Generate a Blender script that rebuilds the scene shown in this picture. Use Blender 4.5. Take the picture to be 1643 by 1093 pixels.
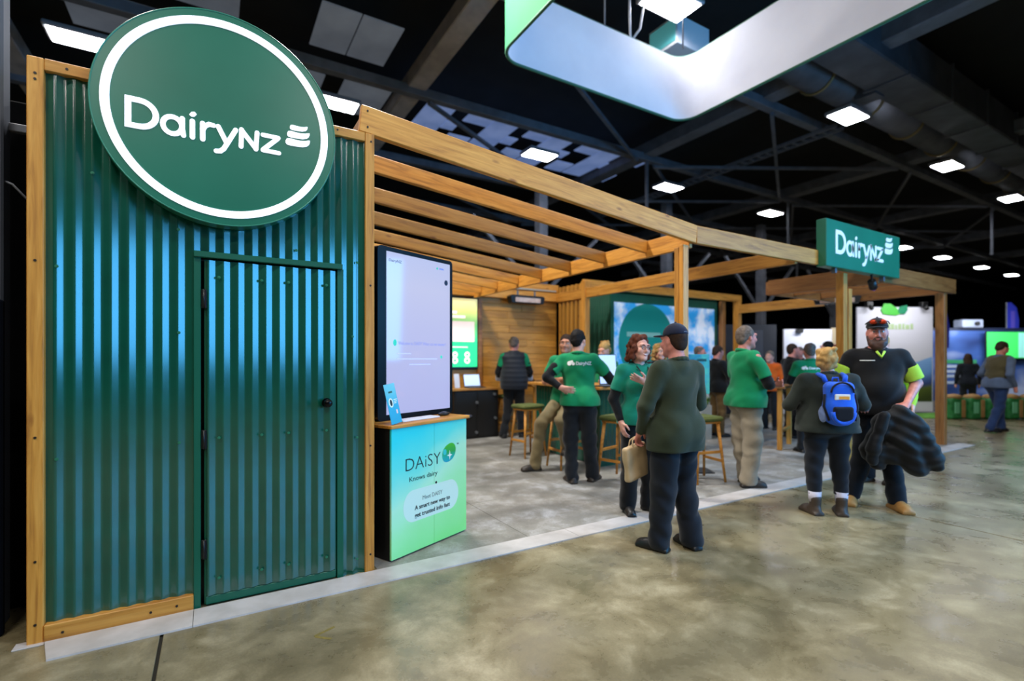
import bpy, bmesh, math, random
import numpy as np
from mathutils import Vector, Matrix
from mathutils.bvhtree import BVHTree

SC = bpy.context.scene
for _o in list(bpy.data.objects):
    bpy.data.objects.remove(_o, do_unlink=True)
COL = SC.collection
R_ = math.radians

# ------------------------------------------------------------------ camera
# World axes: X runs along the front of the stand, Y goes into the stand, Z up, metres.
# Origin: foot of the shed's outer left post. Level camera with lens shift, 803 px focal length at 1643 px width.
cam_d = bpy.data.cameras.new('camera')
cam = bpy.data.objects.new('camera', cam_d); COL.objects.link(cam)
cam.location = (0.794, -3.429, 1.45)
cam.rotation_euler = (R_(90), 0, R_(-30.92))
cam_d.sensor_width = 36.0
cam_d.lens = 36.0 * 802 / 1643
cam_d.shift_y = 29.5 / 1643
cam_d.clip_end = 200
cam_d.dof.use_dof = True
cam_d.dof.focus_distance = 3.1
cam_d.dof.aperture_fstop = 0.95
SC.camera = cam

# ------------------------------------------------------------------ world and exposure
W = bpy.data.worlds.new('hall_air'); SC.world = W; W.use_nodes = True
W.node_tree.nodes['Background'].inputs[0].default_value = (0.55, 0.65, 0.85, 1)
W.node_tree.nodes['Background'].inputs[1].default_value = 0.025
SC.view_settings.view_transform = 'Standard'
SC.view_settings.look = 'None'
SC.view_settings.gamma = 1.0
SC.view_settings.use_curve_mapping = False
SC.view_settings.exposure = 0.0

# ------------------------------------------------------------------ lamps of the hall that hang outside the view
LAMP_L = 48.0          # radiance of the ceiling lamps
def area(name, loc, size, size_y, power, color=(1, 1, 1), target=None):
    l = bpy.data.lights.new(name, 'AREA'); l.shape = 'RECTANGLE'
    l.size = size; l.size_y = size_y; l.energy = power; l.color = color
    o = bpy.data.objects.new(name, l); COL.objects.link(o); o.location = loc
    if target is not None:
        o.rotation_euler = (Vector(target) - Vector(loc)).to_track_quat('-Z', 'Y').to_euler()
    return o
for _x in (-6.3, -1.2, 3.1, 8.4):
    for _y in (-2.9, -8.2):
        area('hall_lamp', (_x, _y, 7.0), 0.9, 0.5, 165, (1.0, 0.97, 0.92))
area('hall_lamp', (-1.2, 2.5, 7.0), 0.9, 0.5, 180, (1.0, 0.97, 0.92))
area('hall_lamp', (2.6, 2.5, 7.0), 0.9, 0.5, 460, (1.0, 0.97, 0.92))
# daylight through the hall's open roller door, across the aisle to the right of the camera
area('open_door_daylight', (8.6, -6.4, 2.75), 7.4, 2.7, 800, (0.08, 0.46, 1.0), (0.9, 0, 1.6))

# ------------------------------------------------------------------ materials
def lin(c):
    if isinstance(c, str):
        c = [int(c[i:i+2], 16) / 255 for i in (0, 2, 4)]
    return tuple(((x / 12.92) if x <= 0.04045 else ((x + 0.055) / 1.055) ** 2.4) for x in c[:3]) + (1.0,)
class NT:
    def __init__(s, name):
        s.m = bpy.data.materials.new(name); s.m.use_nodes = True
        s.t = s.m.node_tree; s.n = s.t.nodes; s.b = s.n['Principled BSDF']
    def add(s, typ, **kw):
        n = s.n.new(typ)
        for k, v in kw.items():
            if k.startswith('i_'):
                key = k[2:]
                n.inputs[int(key) if key.isdigit() else key].default_value = v
            else:
                setattr(n, k, v)
        return n
    def link(s, a, ao, b, bi):
        s.t.links.new(a.outputs[ao], b.inputs[bi])
    def coords(s, scale=(1, 1, 1), kind='Object'):
        tc = s.add('ShaderNodeTexCoord'); mp = s.add('ShaderNodeMapping')
        mp.inputs['Scale'].default_value = scale
        s.link(tc, kind, mp, 'Vector'); return mp
    def noise(s, vec, scale, detail=4, rough=0.55, dist=0.0):
        n = s.add('ShaderNodeTexNoise'); n.inputs['Scale'].default_value = scale
        n.inputs['Detail'].default_value = detail; n.inputs['Roughness'].default_value = rough
        n.inputs['Distortion'].default_value = dist
        s.link(vec, 'Vector', n, 'Vector'); return n
    def ramp(s, src, out, stops, interp='LINEAR'):
        r = s.add('ShaderNodeValToRGB'); r.color_ramp.interpolation = interp
        e = r.color_ramp.elements
        while len(e) < len(stops): e.new(0.5)
        for el, (p, c) in zip(e, stops):
            el.position = p; el.color = c if len(c) == 4 else lin(c)
        s.link(src, out, r, 'Fac'); return r
    def mix(s, fac, a, b, mode='MIX'):
        m = s.add('ShaderNodeMix'); m.data_type = 'RGBA'; m.blend_type = mode
        for idx, v in ((0, fac), (6, a), (7, b)):
            if isinstance(v, tuple) and hasattr(v[0], 'outputs'):
                s.t.links.new(v[0].outputs[v[1]], m.inputs[idx])
            else:
                m.inputs[idx].default_value = v
        return m
    def bump(s, src, out, strength=0.2, dist=0.01):
        b = s.add('ShaderNodeBump'); b.inputs['Strength'].default_value = strength
        b.inputs['Distance'].default_value = dist
        s.link(src, out, b, 'Height'); s.link(b, 'Normal', s.b, 'Normal'); return b
_M = {}
def plain(name, col, rough=0.6, metal=0.0, spec=0.5, emit=None, es=0.0, coat=0.0):
    if name in _M: return _M[name]
    t = NT(name); t.b.inputs['Base Color'].default_value = lin(col)
    t.b.inputs['Roughness'].default_value = rough; t.b.inputs['Metallic'].default_value = metal
    t.b.inputs['Specular IOR Level'].default_value = spec
    t.b.inputs['Coat Weight'].default_value = coat
    if emit is not None:
        t.b.inputs['Emission Color'].default_value = lin(emit); t.b.inputs['Emission Strength'].default_value = es
    _M[name] = t.m; return t.m
def mottled(name, col, col2, scale=6, rough=0.6, metal=0.0, bump=0.0, stretch=(1, 1, 1), detail=4, lo=0.35, hi=0.65, spec=0.5):
    """two close tones of one colour in a soft noise, with optional fine relief"""
    if name in _M: return _M[name]
    t = NT(name); mp = t.coords(stretch)
    n = t.noise(mp, scale, detail)
    r = t.ramp(n, 'Fac', [(lo, lin(col)), (hi, lin(col2))])
    t.link(r, 'Color', t.b, 'Base Color')
    t.b.inputs['Roughness'].default_value = rough; t.b.inputs['Metallic'].default_value = metal
    t.b.inputs['Specular IOR Level'].default_value = spec
    if bump: t.bump(n, 'Fac', bump, 0.004)
    _M[name] = t.m; return t.m
def fabric(name, col, rough=0.85, var=0.82):
    if name in _M: return _M[name]
    t = NT(name); mp = t.coords()
    c = lin(col); c2 = tuple(x * var for x in c[:3]) + (1,)
    n = t.noise(mp, 9, 5); r = t.ramp(n, 'Fac', [(0.3, c2), (0.7, c)])
    t.link(r, 'Color', t.b, 'Base Color'); t.b.inputs['Roughness'].default_value = rough
    t.b.inputs['Sheen Weight'].default_value = 0.15
    t.b.inputs['Specular IOR Level'].default_value = 0.2
    n2 = t.noise(mp, 55, 3); t.bump(n2, 'Fac', 0.12, 0.004)
    _M[name] = t.m; return t.m
def timber(name, light, mid, dark, rough=0.5, knots=True):
    """sawn stained pine: grain along the object's own X axis, with scattered knots"""
    if name in _M: return _M[name]
    t = NT(name)
    info = t.add('ShaderNodeObjectInfo')
    tc = t.add('ShaderNodeTexCoord')
    off = t.add('ShaderNodeVectorMath'); off.operation = 'SCALE'; off.inputs['Scale'].default_value = 37.0
    comb = t.add('ShaderNodeCombineXYZ')
    for i in ('X', 'Y', 'Z'): t.link(info, 'Random', comb, i)
    t.link(comb, 'Vector', off, 0)
    ad = t.add('ShaderNodeVectorMath'); ad.operation = 'ADD'
    t.link(tc, 'Object', ad, 0); t.link(off, 'Vector', ad, 1)
    mp = t.add('ShaderNodeMapping'); mp.inputs['Scale'].default_value = (1.1, 14, 14)
    t.link(ad, 'Vector', mp, 'Vector')
    n1 = t.noise(mp, 1.6, 6, 0.6, 1.2)
    mp2 = t.add('ShaderNodeMapping'); mp2.inputs['Scale'].default_value = (3, 70, 70)
    t.link(ad, 'Vector', mp2, 'Vector')
    n2 = t.noise(mp2, 1.0, 3, 0.6)
    r = t.ramp(n1, 'Fac', [(0.28, lin(dark)), (0.48, lin(mid)), (0.72, lin(light))])
    m1 = t.mix(0.25, (r, 'Color'), (t.ramp(n2, 'Fac', [(0.3, lin(dark)), (0.7, lin(light))]), 'Color'))
    if knots:
        mp3 = t.add('ShaderNodeMapping'); mp3.inputs['Scale'].default_value = (2.6, 7, 7)
        t.link(ad, 'Vector', mp3, 'Vector')
        v = t.add('ShaderNodeTexVoronoi'); v.inputs['Scale'].default_value = 0.9
        t.link(mp3, 'Vector', v, 'Vector')
        kr = t.ramp(v, 'Distance', [(0.05, (1, 1, 1, 1)), (0.12, (0, 0, 0, 1))])
        m2 = t.mix((kr, 'Color'), (m1, 2), lin(dark))
        src = (m2, 2)
    else:
        src = (m1, 2)
    # each board a shade of its own
    hs = t.add('ShaderNodeHueSaturation')
    ma = t.add('ShaderNodeMapRange'); ma.inputs['To Min'].default_value = 0.82; ma.inputs['To Max'].default_value = 1.15
    t.link(info, 'Random', ma, 'Value'); t.link(ma, 'Result', hs, 'Value')
    t.t.links.new(src[0].outputs[src[1]], hs.inputs['Color'])
    t.link(hs, 'Color', t.b, 'Base Color'); t.b.inputs['Roughness'].default_value = rough
    t.bump(n2, 'Fac', 0.08, 0.003)
    _M[name] = t.m; return t.m

# ------------------------------------------------------------------ objects, things and parts
def link(o, parent=None):
    COL.objects.link(o)
    if parent is not None: o.parent = parent
    return o
def empty(name, label=None, cat=None, loc=(0, 0, 0), rz=0.0, group=None, kind=None):
    o = bpy.data.objects.new(name, None); o.empty_display_size = 0.1
    o.location = loc; o.rotation_euler = (0, 0, rz)
    tag(o, label, cat, group, kind); COL.objects.link(o); return o
def tag(o, label=None, cat=None, group=None, kind=None):
    if label: o['label'] = label
    if cat: o['category'] = cat
    if group: o['group'] = group
    if kind: o['kind'] = kind
    return o
def mesh_obj(name, verts, faces, mat, parent=None, smooth=False, label=None):
    me = bpy.data.meshes.new(name); me.from_pydata([tuple(v) for v in verts], [], faces)
    bm = bmesh.new(); bm.from_mesh(me); bmesh.ops.recalc_face_normals(bm, faces=bm.faces); bm.to_mesh(me); bm.free()
    return from_mesh(name, me, mat, parent, smooth, label)
def from_mesh(name, me, mat, parent=None, smooth=False, label=None):
    for m in (mat if isinstance(mat, (list, tuple)) else [mat]): me.materials.append(m)
    if smooth: me.polygons.foreach_set('use_smooth', [True] * len(me.polygons))
    o = bpy.data.objects.new(name, me); link(o, parent)
    if label: o['label'] = label
    return o
class MB:
    """collects shapes and links them as ONE mesh object"""
    def __init__(s): s.bm = bmesh.new()
    def box(s, lo, hi, bevel=0.0, M=None, mi=0):
        c = [(lo[i] + hi[i]) / 2 for i in range(3)]; d = [abs(hi[i] - lo[i]) for i in range(3)]
        g = bmesh.ops.create_cube(s.bm, size=1.0)
        vs = g['verts']
        for v in vs: v.co = Vector((v.co.x * d[0] + c[0], v.co.y * d[1] + c[1], v.co.z * d[2] + c[2]))
        es = list({e for v in vs for e in v.link_edges})
        fs = list({f for v in vs for f in v.link_faces})
        if bevel > 0:
            r = bmesh.ops.bevel(s.bm, geom=es, offset=min(bevel, min(d) * 0.45), segments=1, affect='EDGES', profile=0.5)
            fs = [f for f in r['faces']] + [f for f in fs if f.is_valid]
            vs = list({v for f in fs for v in f.verts})
        for f in fs:
            if f.is_valid: f.material_index = mi
        if M is not None:
            for v in vs:
                if v.is_valid: v.co = M @ v.co
        return s
    def cyl(s, a, b, r, r2=None, seg=12, mi=0, smooth=True):
        a, b = Vector(a), Vector(b); d = b - a
        g = bmesh.ops.create_cone(s.bm, cap_ends=True, segments=seg, radius1=r, radius2=r if r2 is None else r2, depth=d.length)
        q = Vector((0, 0, 1)).rotation_difference(d.normalized())
        M = Matrix.Translation((a + b) / 2) @ q.to_matrix().to_4x4()
        for v in g['verts']: v.co = M @ v.co
        for f in {f for v in g['verts'] for f in v.link_faces}:
            f.material_index = mi
            if smooth and len(f.verts) == 4: f.smooth = True
        return s
    def sphere(s, c, r, seg=12, rings=8, mi=0):
        g = bmesh.ops.create_uvsphere(s.bm, u_segments=seg, v_segments=rings, radius=1)
        rr = r if isinstance(r, (tuple, list)) else (r, r, r)
        for v in g['verts']: v.co = Vector((v.co.x * rr[0] + c[0], v.co.y * rr[1] + c[1], v.co.z * rr[2] + c[2]))
        for f in {f for v in g['verts'] for f in v.link_faces}: f.material_index = mi; f.smooth = True
        return s
    def tube(s, pts, r, seg=8, mi=0, cap=True, closed=False):
        pts = [Vector(p) for p in pts]; rings = []
        n = len(pts); up = Vector((0.13, 0.21, 0.97))
        for i, p in enumerate(pts):
            if closed: d = pts[(i + 1) % n] - pts[i - 1]
            else: d = pts[min(i + 1, n - 1)] - pts[max(i - 1, 0)]
            d.normalize(); x = d.cross(up)
            if x.length < 1e-4: x = d.cross(Vector((1, 0, 0)))
            x.normalize(); y = d.cross(x)
            rr = r[i] if isinstance(r, (list, tuple)) else r
            rings.append([s.bm.verts.new(p + (x * math.cos(2 * math.pi * k / seg) + y * math.sin(2 * math.pi * k / seg)) * rr) for k in range(seg)])
        m = n if closed else n - 1
        for i in range(m):
            A, B = rings[i], rings[(i + 1) % n]
            for k in range(seg):
                f = s.bm.faces.new((A[k], A[(k + 1) % seg], B[(k + 1) % seg], B[k])); f.smooth = True; f.material_index = mi
        if cap and not closed:
            s.bm.faces.new(rings[0][::-1]).material_index = mi; s.bm.faces.new(rings[-1]).material_index = mi
        return s
    def prism(s, outline, y0, y1, plane='xz', mi=0, M=None):
        """closed polygon in the xz (or xy) plane pulled from y0 to y1"""
        def P(p, y): 
            v = Vector((p[0], y, p[1])) if plane == 'xz' else Vector((p[0], p[1], y))
            return M @ v if M is not None else v
        a = [s.bm.verts.new(P(p, y0)) for p in outline]; b = [s.bm.verts.new(P(p, y1)) for p in outline]
        n = len(a)
        fs = [s.bm.faces.new(a), s.bm.faces.new(b[::-1])]
        for i in range(n): fs.append(s.bm.faces.new((a[i], b[i], b[(i + 1) % n], a[(i + 1) % n])))
        for f in fs: f.material_index = mi
        return s
    def build(s, name, mat, parent=None, label=None, loc=None, rot=None, smooth=None):
        bmesh.ops.recalc_face_normals(s.bm, faces=s.bm.faces)
        me = bpy.data.meshes.new(name); s.bm.to_mesh(me); s.bm.free()
        for m in (mat if isinstance(mat, (list, tuple)) else [mat]): me.materials.append(m)
        if smooth: me.polygons.foreach_set('use_smooth', [True] * len(me.polygons))
        o = bpy.data.objects.new(name, me); link(o, parent)
        if loc is not None: o.location = loc
        if rot is not None: o.rotation_euler = rot
        if label: o['label'] = label
        return o
def box(name, lo, hi, mat, parent=None, bevel=0.003, label=None):
    c = Vector([(lo[i] + hi[i]) / 2 for i in range(3)]); d = [abs(hi[i] - lo[i]) / 2 for i in range(3)]
    return MB().box([-x for x in d], d, bevel).build(name, mat, parent, label, loc=c)
def beam(name, a, b, w, h, mat, parent=None, bevel=0.004, label=None):
    """a straight length of timber or steel from a to b (centre line), w wide, h high; own X axis along it"""
    a, b = Vector(a), Vector(b); d = b - a; L = d.length
    x = d.normalized(); up = Vector((0, 0, 1))
    y = Vector((0, 1, 0)) if abs(x.dot(up)) > 0.98 else up.cross(x).normalized()
    z = x.cross(y)
    M = Matrix((x, y, z)).transposed()
    o = MB().box((-L / 2, -w / 2, -h / 2), (L / 2, w / 2, h / 2), bevel).build(name, mat, parent, label)
    o.matrix_local = Matrix.Translation((a + b) / 2) @ M.to_4x4()
    return o
def dup(o, parent=None, loc=None):
    c = o.copy(); COL.objects.link(c)
    if parent is not None: c.parent = parent
    if loc is not None: c.location = loc
    return c
def dup_tree(root, loc, rz=None, label=None):
    r = root.copy(); COL.objects.link(r); r.location = loc
    if rz is not None: r.rotation_euler = (0, 0, rz)
    if label: r['label'] = label
    for ch in list(root.children):
        c = ch.copy(); COL.objects.link(c); c.parent = r
        for g in ch.children:
            d = g.copy(); COL.objects.link(d); d.parent = c
    return r

# ------------------------------------------------------------------ lettering
FONT = None
def text_obj(name, s, size, mat, M, parent=None, depth=0.0012, width=None, label=None, bold=0.0):
    """built-in font, made a mesh; M maps the text's own x right / y up / z out"""
    c = bpy.data.curves.new(name, 'FONT'); c.body = s; c.size = size; c.extrude = depth; c.offset = bold
    c.resolution_u = 3
    o = bpy.data.objects.new(name, c); COL.objects.link(o)
    dg = bpy.context.evaluated_depsgraph_get(); dg.update()
    me = bpy.data.meshes.new_from_object(o.evaluated_get(dg)); bpy.data.objects.remove(o)
    xs = [v.co.x for v in me.vertices]
    if width and xs:
        k = width / (max(xs) - min(xs)); x0 = min(xs)
        for v in me.vertices: v.co.x = (v.co.x - x0) * k
    me.materials.clear(); me.materials.append(mat); me.name = name
    ob = bpy.data.objects.new(name, me); link(ob, parent); ob.matrix_local = M
    if label: ob['label'] = label
    return ob
def arc(cx, cy, rx, ry, a0, a1, n=14):
    return [(cx + rx * math.cos(R_(a0 + (a1 - a0) * i / n)), cy + ry * math.sin(R_(a0 + (a1 - a0) * i / n))) for i in range(n + 1)]
def stroke(bm, pts, w, y0, y1, closed=False, sx=1.0, ox=0.0, oz=0.0, cap=True):
    """a pen stroke of width w along pts (x,z), pulled from y0 to y1"""
    P = [Vector((p[0], p[1])) for p in pts]; n = len(P); L, Rr = [], []
    ww = w if isinstance(w, (list, tuple)) else [w] * n
    for i in range(n):
        if closed: d0 = (P[i] - P[i - 1]).normalized(); d1 = (P[(i + 1) % n] - P[i]).normalized()
        else:
            d0 = (P[i] - P[i - 1]).normalized() if i else (P[1] - P[0]).normalized()
            d1 = (P[i + 1] - P[i]).normalized() if i < n - 1 else d0
        t = (d0 + d1)
        t = t.normalized() if t.length > 1e-6 else d1
        nn = Vector((-t.y, t.x)); k = ww[i] / 2 / max(0.45, nn.dot(Vector((-d1.y, d1.x))))
        L.append(P[i] + nn * k); Rr.append(P[i] - nn * k)
    def ring(c, d, r):   # half-round pen end
        a = math.atan2(d.y, d.x)
        return [Vector((c.x + r * math.cos(a + R_(q)), c.y + r * math.sin(a + R_(q)))) for q in (60, 30, 0, -30, -60)]
    V = lambda p, y: bm.verts.new((ox + p.x * sx, y, oz + p.y * sx))
    if closed:
        a = [[V(p, y) for p in L] for y in (y0, y1)]; b = [[V(p, y) for p in Rr] for y in (y0, y1)]
        for i in range(n):
            j = (i + 1) % n
            bm.faces.new((a[0][i], a[0][j], b[0][j], b[0][i])); bm.faces.new((a[1][i], b[1][i], b[1][j], a[1][j]))
            bm.faces.new((a[0][i], a[1][i], a[1][j], a[0][j])); bm.faces.new((b[0][i], b[0][j], b[1][j], b[1][i]))
        return
    out = list(L)
    if cap: out += ring(P[-1], (P[-1] - P[-2]).normalized(), ww[-1] / 2)
    out += Rr[::-1]
    if cap: out += ring(P[0], (P[0] - P[1]).normalized(), ww[0] / 2)
    # strip faces between the two rails, capped as fans
    for y, flip in ((y0, 0), (y1, 1)):
        l = [V(p, y) for p in L]; r = [V(p, y) for p in Rr]
        for i in range(n - 1):
            q = (l[i], l[i + 1], r[i + 1], r[i]); bm.faces.new(q[::-1] if flip else q)
        if cap:
            e = [V(p, y) for p in ring(P[-1], (P[-1] - P[-2]).normalized(), ww[-1] / 2)]
            bm.faces.new([l[-1]] + e + [r[-1]])
            e = [V(p, y) for p in ring(P[0], (P[0] - P[1]).normalized(), ww[0] / 2)]
            bm.faces.new([r[0]] + e + [l[0]])
    o0 = [V(p, y0) for p in out]; o1 = [V(p, y1) for p in out]
    for i in range(len(out)):
        j = (i + 1) % len(out); bm.faces.new((o0[i], o0[j], o1[j], o1[i]))
# the wordmark's letters as pen strokes, cap height 1, base line 0
def _dot():
    return ('fill', [(0.0, 0.0), (0.06, 0.10), (0.15, 0.13), (0.21, 0.06), (0.15, -0.03), (0.06, -0.05)])
GLYPHS = {
 'D': (0.92, [([(0.09, 0.08), (0.09, 0.92), (0.36, 0.92)] + arc(0.38, 0.5, 0.43, 0.42, 90, -90, 18)[1:] + [(0.36, 0.08)], 0.17, True)]),
 'a': (0.74, [(arc(0.33, 0.33, 0.26, 0.28, 0, 360, 22)[:-1], 0.15, True), ([(0.60, 0.62), (0.60, 0.30), (0.63, 0.06)], 0.15, False)]),
 'i': (0.30, [([(0.14, 0.60), (0.14, 0.06)], 0.155, False)]),
 'r': (0.50, [([(0.13, 0.60), (0.13, 0.06)], 0.155, False), ([(0.13, 0.38), (0.20, 0.53), (0.32, 0.61), (0.44, 0.60)], 0.15, False)]),
 'y': (0.66, [([(0.08, 0.60), (0.32, 0.10)], 0.155, False), ([(0.60, 0.60), (0.36, 0.10), (0.24, -0.14), (0.14, -0.24), (0.02, -0.26)], 0.15, False)]),
 'N': (0.72, [([(0.10, 0.06), (0.12, 0.66)], 0.15, False), ([(0.12, 0.64), (0.56, 0.08)], 0.155, False), ([(0.56, 0.06), (0.60, 0.66)], 0.15, False)]),
 'Z': (0.66, [([(0.06, 0.63), (0.56, 0.63)], 0.145, False), ([(0.54, 0.60), (0.08, 0.11)], 0.15, False), ([(0.06, 0.08), (0.58, 0.08)], 0.145, False)]),
}
def wave_outline(k):
    """the three stacked wave strokes beside the word, k = 0 top"""
    w = (0.60, 0.76, 0.82)[k]; x0 = (0.14, 0.05, 0.0)[k]; z = (0.60, 0.31, 0.0)[k]; h = (0.20, 0.25, 0.28)[k]
    up = [(0.0, .55), (.05, .85), (.15, .95), (.35, .90), (.6, .88), (.8, .98), (.94, 1.14), (1, 1.16)]
    lo = [(1, .9), (.97, .6), (.88, .3), (.7, .1), (.45, .02), (.2, .0), (.05, .05), (0, .25)]
    return [(x0 + w * a, z + h * b) for a, b in up + lo]
def wordmark(parent, mat, s, y0, y1, M=None, word='DairyNZ', wave=True, width=None):
    """letters and wave strokes of the stand's logo as separate parts; s = cap height"""
    x = 0.0; made = []
    tot = sum(GLYPHS[g][0] for g in word) + (0.14 + 0.84 if wave else 0)
    kx = (width / (tot * s)) if width else 1.0
    for g in word:
        adv, strokes = GLYPHS[g]; b = MB()
        for pts, w, cl in strokes:
            stroke(b.bm, [(p[0], p[1]) for p in pts], w, y0, y1, cl, s, x * s, 0)
        if g == 'i':
            b.prism([((x + 0.05 + p[0]) * s, (0.80 + p[1]) * s) for p in _dot()[1]], y0, y1)
        for v in b.bm.verts: v.co.x *= kx
        o = b.build('letter', mat, parent)
        if M is not None: o.matrix_local = M
        made.append(o); x += adv
    if wave:
        x += 0.14
        for k in range(3):
            b = MB().prism([((x + p[0]) * s * kx, (0.45 + p[1] * 0.98) * s) for p in wave_outline(k)], y0, y1)
            o = b.build('wave_stroke', mat, parent)
            if M is not None: o.matrix_local = M
            made.append(o)
    return made

# ================================================================== THE HALL
WOOD = timber('stained_pine', 'dca048', 'c58530', '8d5419')
WOOD2 = timber('stained_pine_far', 'b07a42', '96602e', '6a3f1c')
STEEL = mottled('grey_painted_steel', '6e727c', '5c6069', 3, 0.55)
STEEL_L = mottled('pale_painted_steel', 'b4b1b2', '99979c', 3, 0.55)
DARKROOF = mottled('dark_roof_lining', '14181c', '0d1014', 1.5, 0.9)
BLACKCLOTH = mottled('black_drape_cloth', '08090b', '0e1013', 3, 0.95, spec=0.1)

def concrete(name, a, b, c, rough_lo, rough_hi, scale):
    t = NT(name); mp = t.coords((1, 1, 1), 'Object')
    big = t.noise(mp, scale, 5, 0.6, 0.4); mid = t.noise(mp, scale * 3.3, 8, 0.68, 0.3); fine = t.noise(mp, 90, 4, 0.7)
    r1 = t.ramp(big, 'Fac', [(0.30, lin(a)), (0.52, lin(b)), (0.74, lin(c))])
    r2 = t.ramp(mid, 'Fac', [(0.25, lin('777264')), (0.5, lin('b9b5a8')), (0.72, lin('ffffff'))])
    m = t.mix(0.85, (r1, 'Color'), (r2, 'Color'), 'MULTIPLY')
    r3 = t.ramp(fine, 'Fac', [(0.3, lin('c6c2b8')), (0.62, lin('ffffff'))])
    m2 = t.mix(0.5, (m, 2), (r3, 'Color'), 'MULTIPLY')
    t.t.links.new(m2.outputs[2], t.b.inputs['Base Color'])
    rr = t.add('ShaderNodeMapRange'); rr.inputs['From Min'].default_value = 0.3; rr.inputs['From Max'].default_value = 0.7
    rr.inputs['To Min'].default_value = rough_lo; rr.inputs['To Max'].default_value = rough_hi
    t.link(mid, 'Fac', rr, 'Value'); t.link(rr, 'Result', t.b, 'Roughness')
    t.bump(mid, 'Fac', 0.05, 0.01)
    return t.m
CONC = concrete('polished_hall_concrete', '84785a', 'ab9f80', 'c6bb9e', 0.18, 0.45, 0.9)
CONC_IN = concrete('stand_floor_concrete', 'a3a4a6', 'bcbcbe', 'cfcfd0', 0.38, 0.65, 1.1)  # greyer copy of the hall concrete: different lighting put into its colour
JOINT = plain('dark_joint', '2a2822', 0.9)

fl = empty('floor', kind='structure')
box('joint_bed', (-20, -16, -0.2), (60, 24, -0.012), JOINT, fl, 0)
# slabs between the saw cuts
_xs = [-20, 0.565, 6.33, 12.1, 17.9, 60]; _ys = [-16, -6.3, 24]
for i in range(5):
    for j in range(2):
        g = 0.010 if i == 0 or i == 1 else 0.006
        o = MB().box((_xs[i] + 0.008, _ys[j] + 0.003, -0.011), (_xs[i + 1] - 0.008, _ys[j + 1] - 0.003, 0.0), 0.002).build('slab', CONC, fl)
# walls of the hall, far off in the dark
def struct(o): o['kind'] = 'structure'; return o
struct(box('wall_back', (-20, 23.5, 0), (60, 23.8, 9), BLACKCLOTH, None, 0))
struct(box('wall_right', (59, -16, 0), (59.3, 23.5, 9), BLACKCLOTH, None, 0))
struct(box('wall_left', (-20.3, -16, 0), (-20, 23.5, 9), BLACKCLOTH, None, 0))
ce = empty('ceiling', kind='structure')
box('roof_lining', (-20.3, -16, 8.4), (59.3, 23.8, 8.6), DARKROOF, ce, 0)
# steelwork under the roof: rafters along Y, purlins along X, cross braces
for x in (-2.6, 4.65, 11.75, 19.0, 26.2, 33.4, 40.6):
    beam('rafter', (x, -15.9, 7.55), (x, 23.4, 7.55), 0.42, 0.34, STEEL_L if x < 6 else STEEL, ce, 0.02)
for y in (-6.5, -2.6, 3.5, 7.15, 10.9, 14.6, 18.4):
    beam('purlin', (-20, y, 7.35), (58.9, y, 7.35), 0.20, 0.20, STEEL, ce, 0.01)
for x in (4.65, 11.75, 19.0, 26.2):
    for y0, y1 in ((3.5, 7.15), (7.15, 10.9), (10.9, 14.6)):
        beam('brace', (x + 0.3, y0, 7.2), (x + 6.7, y1, 7.2), 0.08, 0.08, STEEL, ce, 0)
        if x > 5: beam('brace', (x + 0.3, y1, 7.15), (x + 6.7, y0, 7.15), 0.08, 0.08, STEEL, ce, 0)
for x, y in ((11.75, 7.15), (19.0, 7.15), (19.0, 14.6), (26.2, 3.5), (26.2, 10.9), (33.4, 3.5)):
    beam('hanger', (x, y, 5.4), (x, y, 7.3), 0.07, 0.07, STEEL, ce, 0)
# roof lights: pale sheets between the rafters, daylight behind them
SKYL = mottled('dusty_translucent_sheet', '8fa0b8', 'a8b4c4', 2, 0.5)
_sk = NT('roof_light_sheet'); _mp = _sk.coords((1, 1, 1)); _n = _sk.noise(_mp, 1.2, 3)
_r = _sk.ramp(_n, 'Fac', [(0.3, lin('6d88c4')), (0.7, lin('8fa6dc'))]); _sk.link(_r, 'Color', _sk.b, 'Base Color')
_sk.link(_r, 'Color', _sk.b, 'Emission Color'); _sk.b.inputs['Emission Strength'].default_value = 0.42
SKYB = _sk.m
_sk = NT('dull_roof_light_sheet'); _mp = _sk.coords((1, 1, 1)); _n = _sk.noise(_mp, 0.9, 3)
_r = _sk.ramp(_n, 'Fac', [(0.3, lin('5d6470')), (0.7, lin('747c88'))]); _sk.link(_r, 'Color', _sk.b, 'Base Color')
_sk.link(_r, 'Color', _sk.b, 'Emission Color'); _sk.b.inputs['Emission Strength'].default_value = 0.35
SKYD = _sk.m
def roof_sheet(x0, y0, x1, y1, mat, z=7.62):
    box('roof_light', (x0, y0, z), (x1, y1, z + 0.03), mat, ce, 0)
roof_sheet(2.42, 5.65, 3.10, 7.02, SKYD); roof_sheet(3.13, 5.65, 3.88, 7.02, SKYD)
roof_sheet(0.2, 5.75, 1.2, 6.9, SKYD); roof_sheet(-1.4, 7.4, 0.2, 8.6, SKYD); roof_sheet(1.9, 8.0, 2.9, 9.3, SKYD)
roof_sheet(3.3, 7.6, 4.35, 9.4, SKYD)
for k in range(4):      # the long row of bright roof lights, crossed by dark purlin shoes
    x = 5.25 + k * 1.82
    roof_sheet(x, 7.75, x + 0.72, 9.9, SKYB)
    roof_sheet(x + 0.74, 8.55, x + 1.1, 9.0, SKYB); roof_sheet(x + 1.1, 7.75, x + 1.80, 8.35, SKYB)
    roof_sheet(x + 1.1, 9.2, x + 1.75, 9.9, SKYB)

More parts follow.
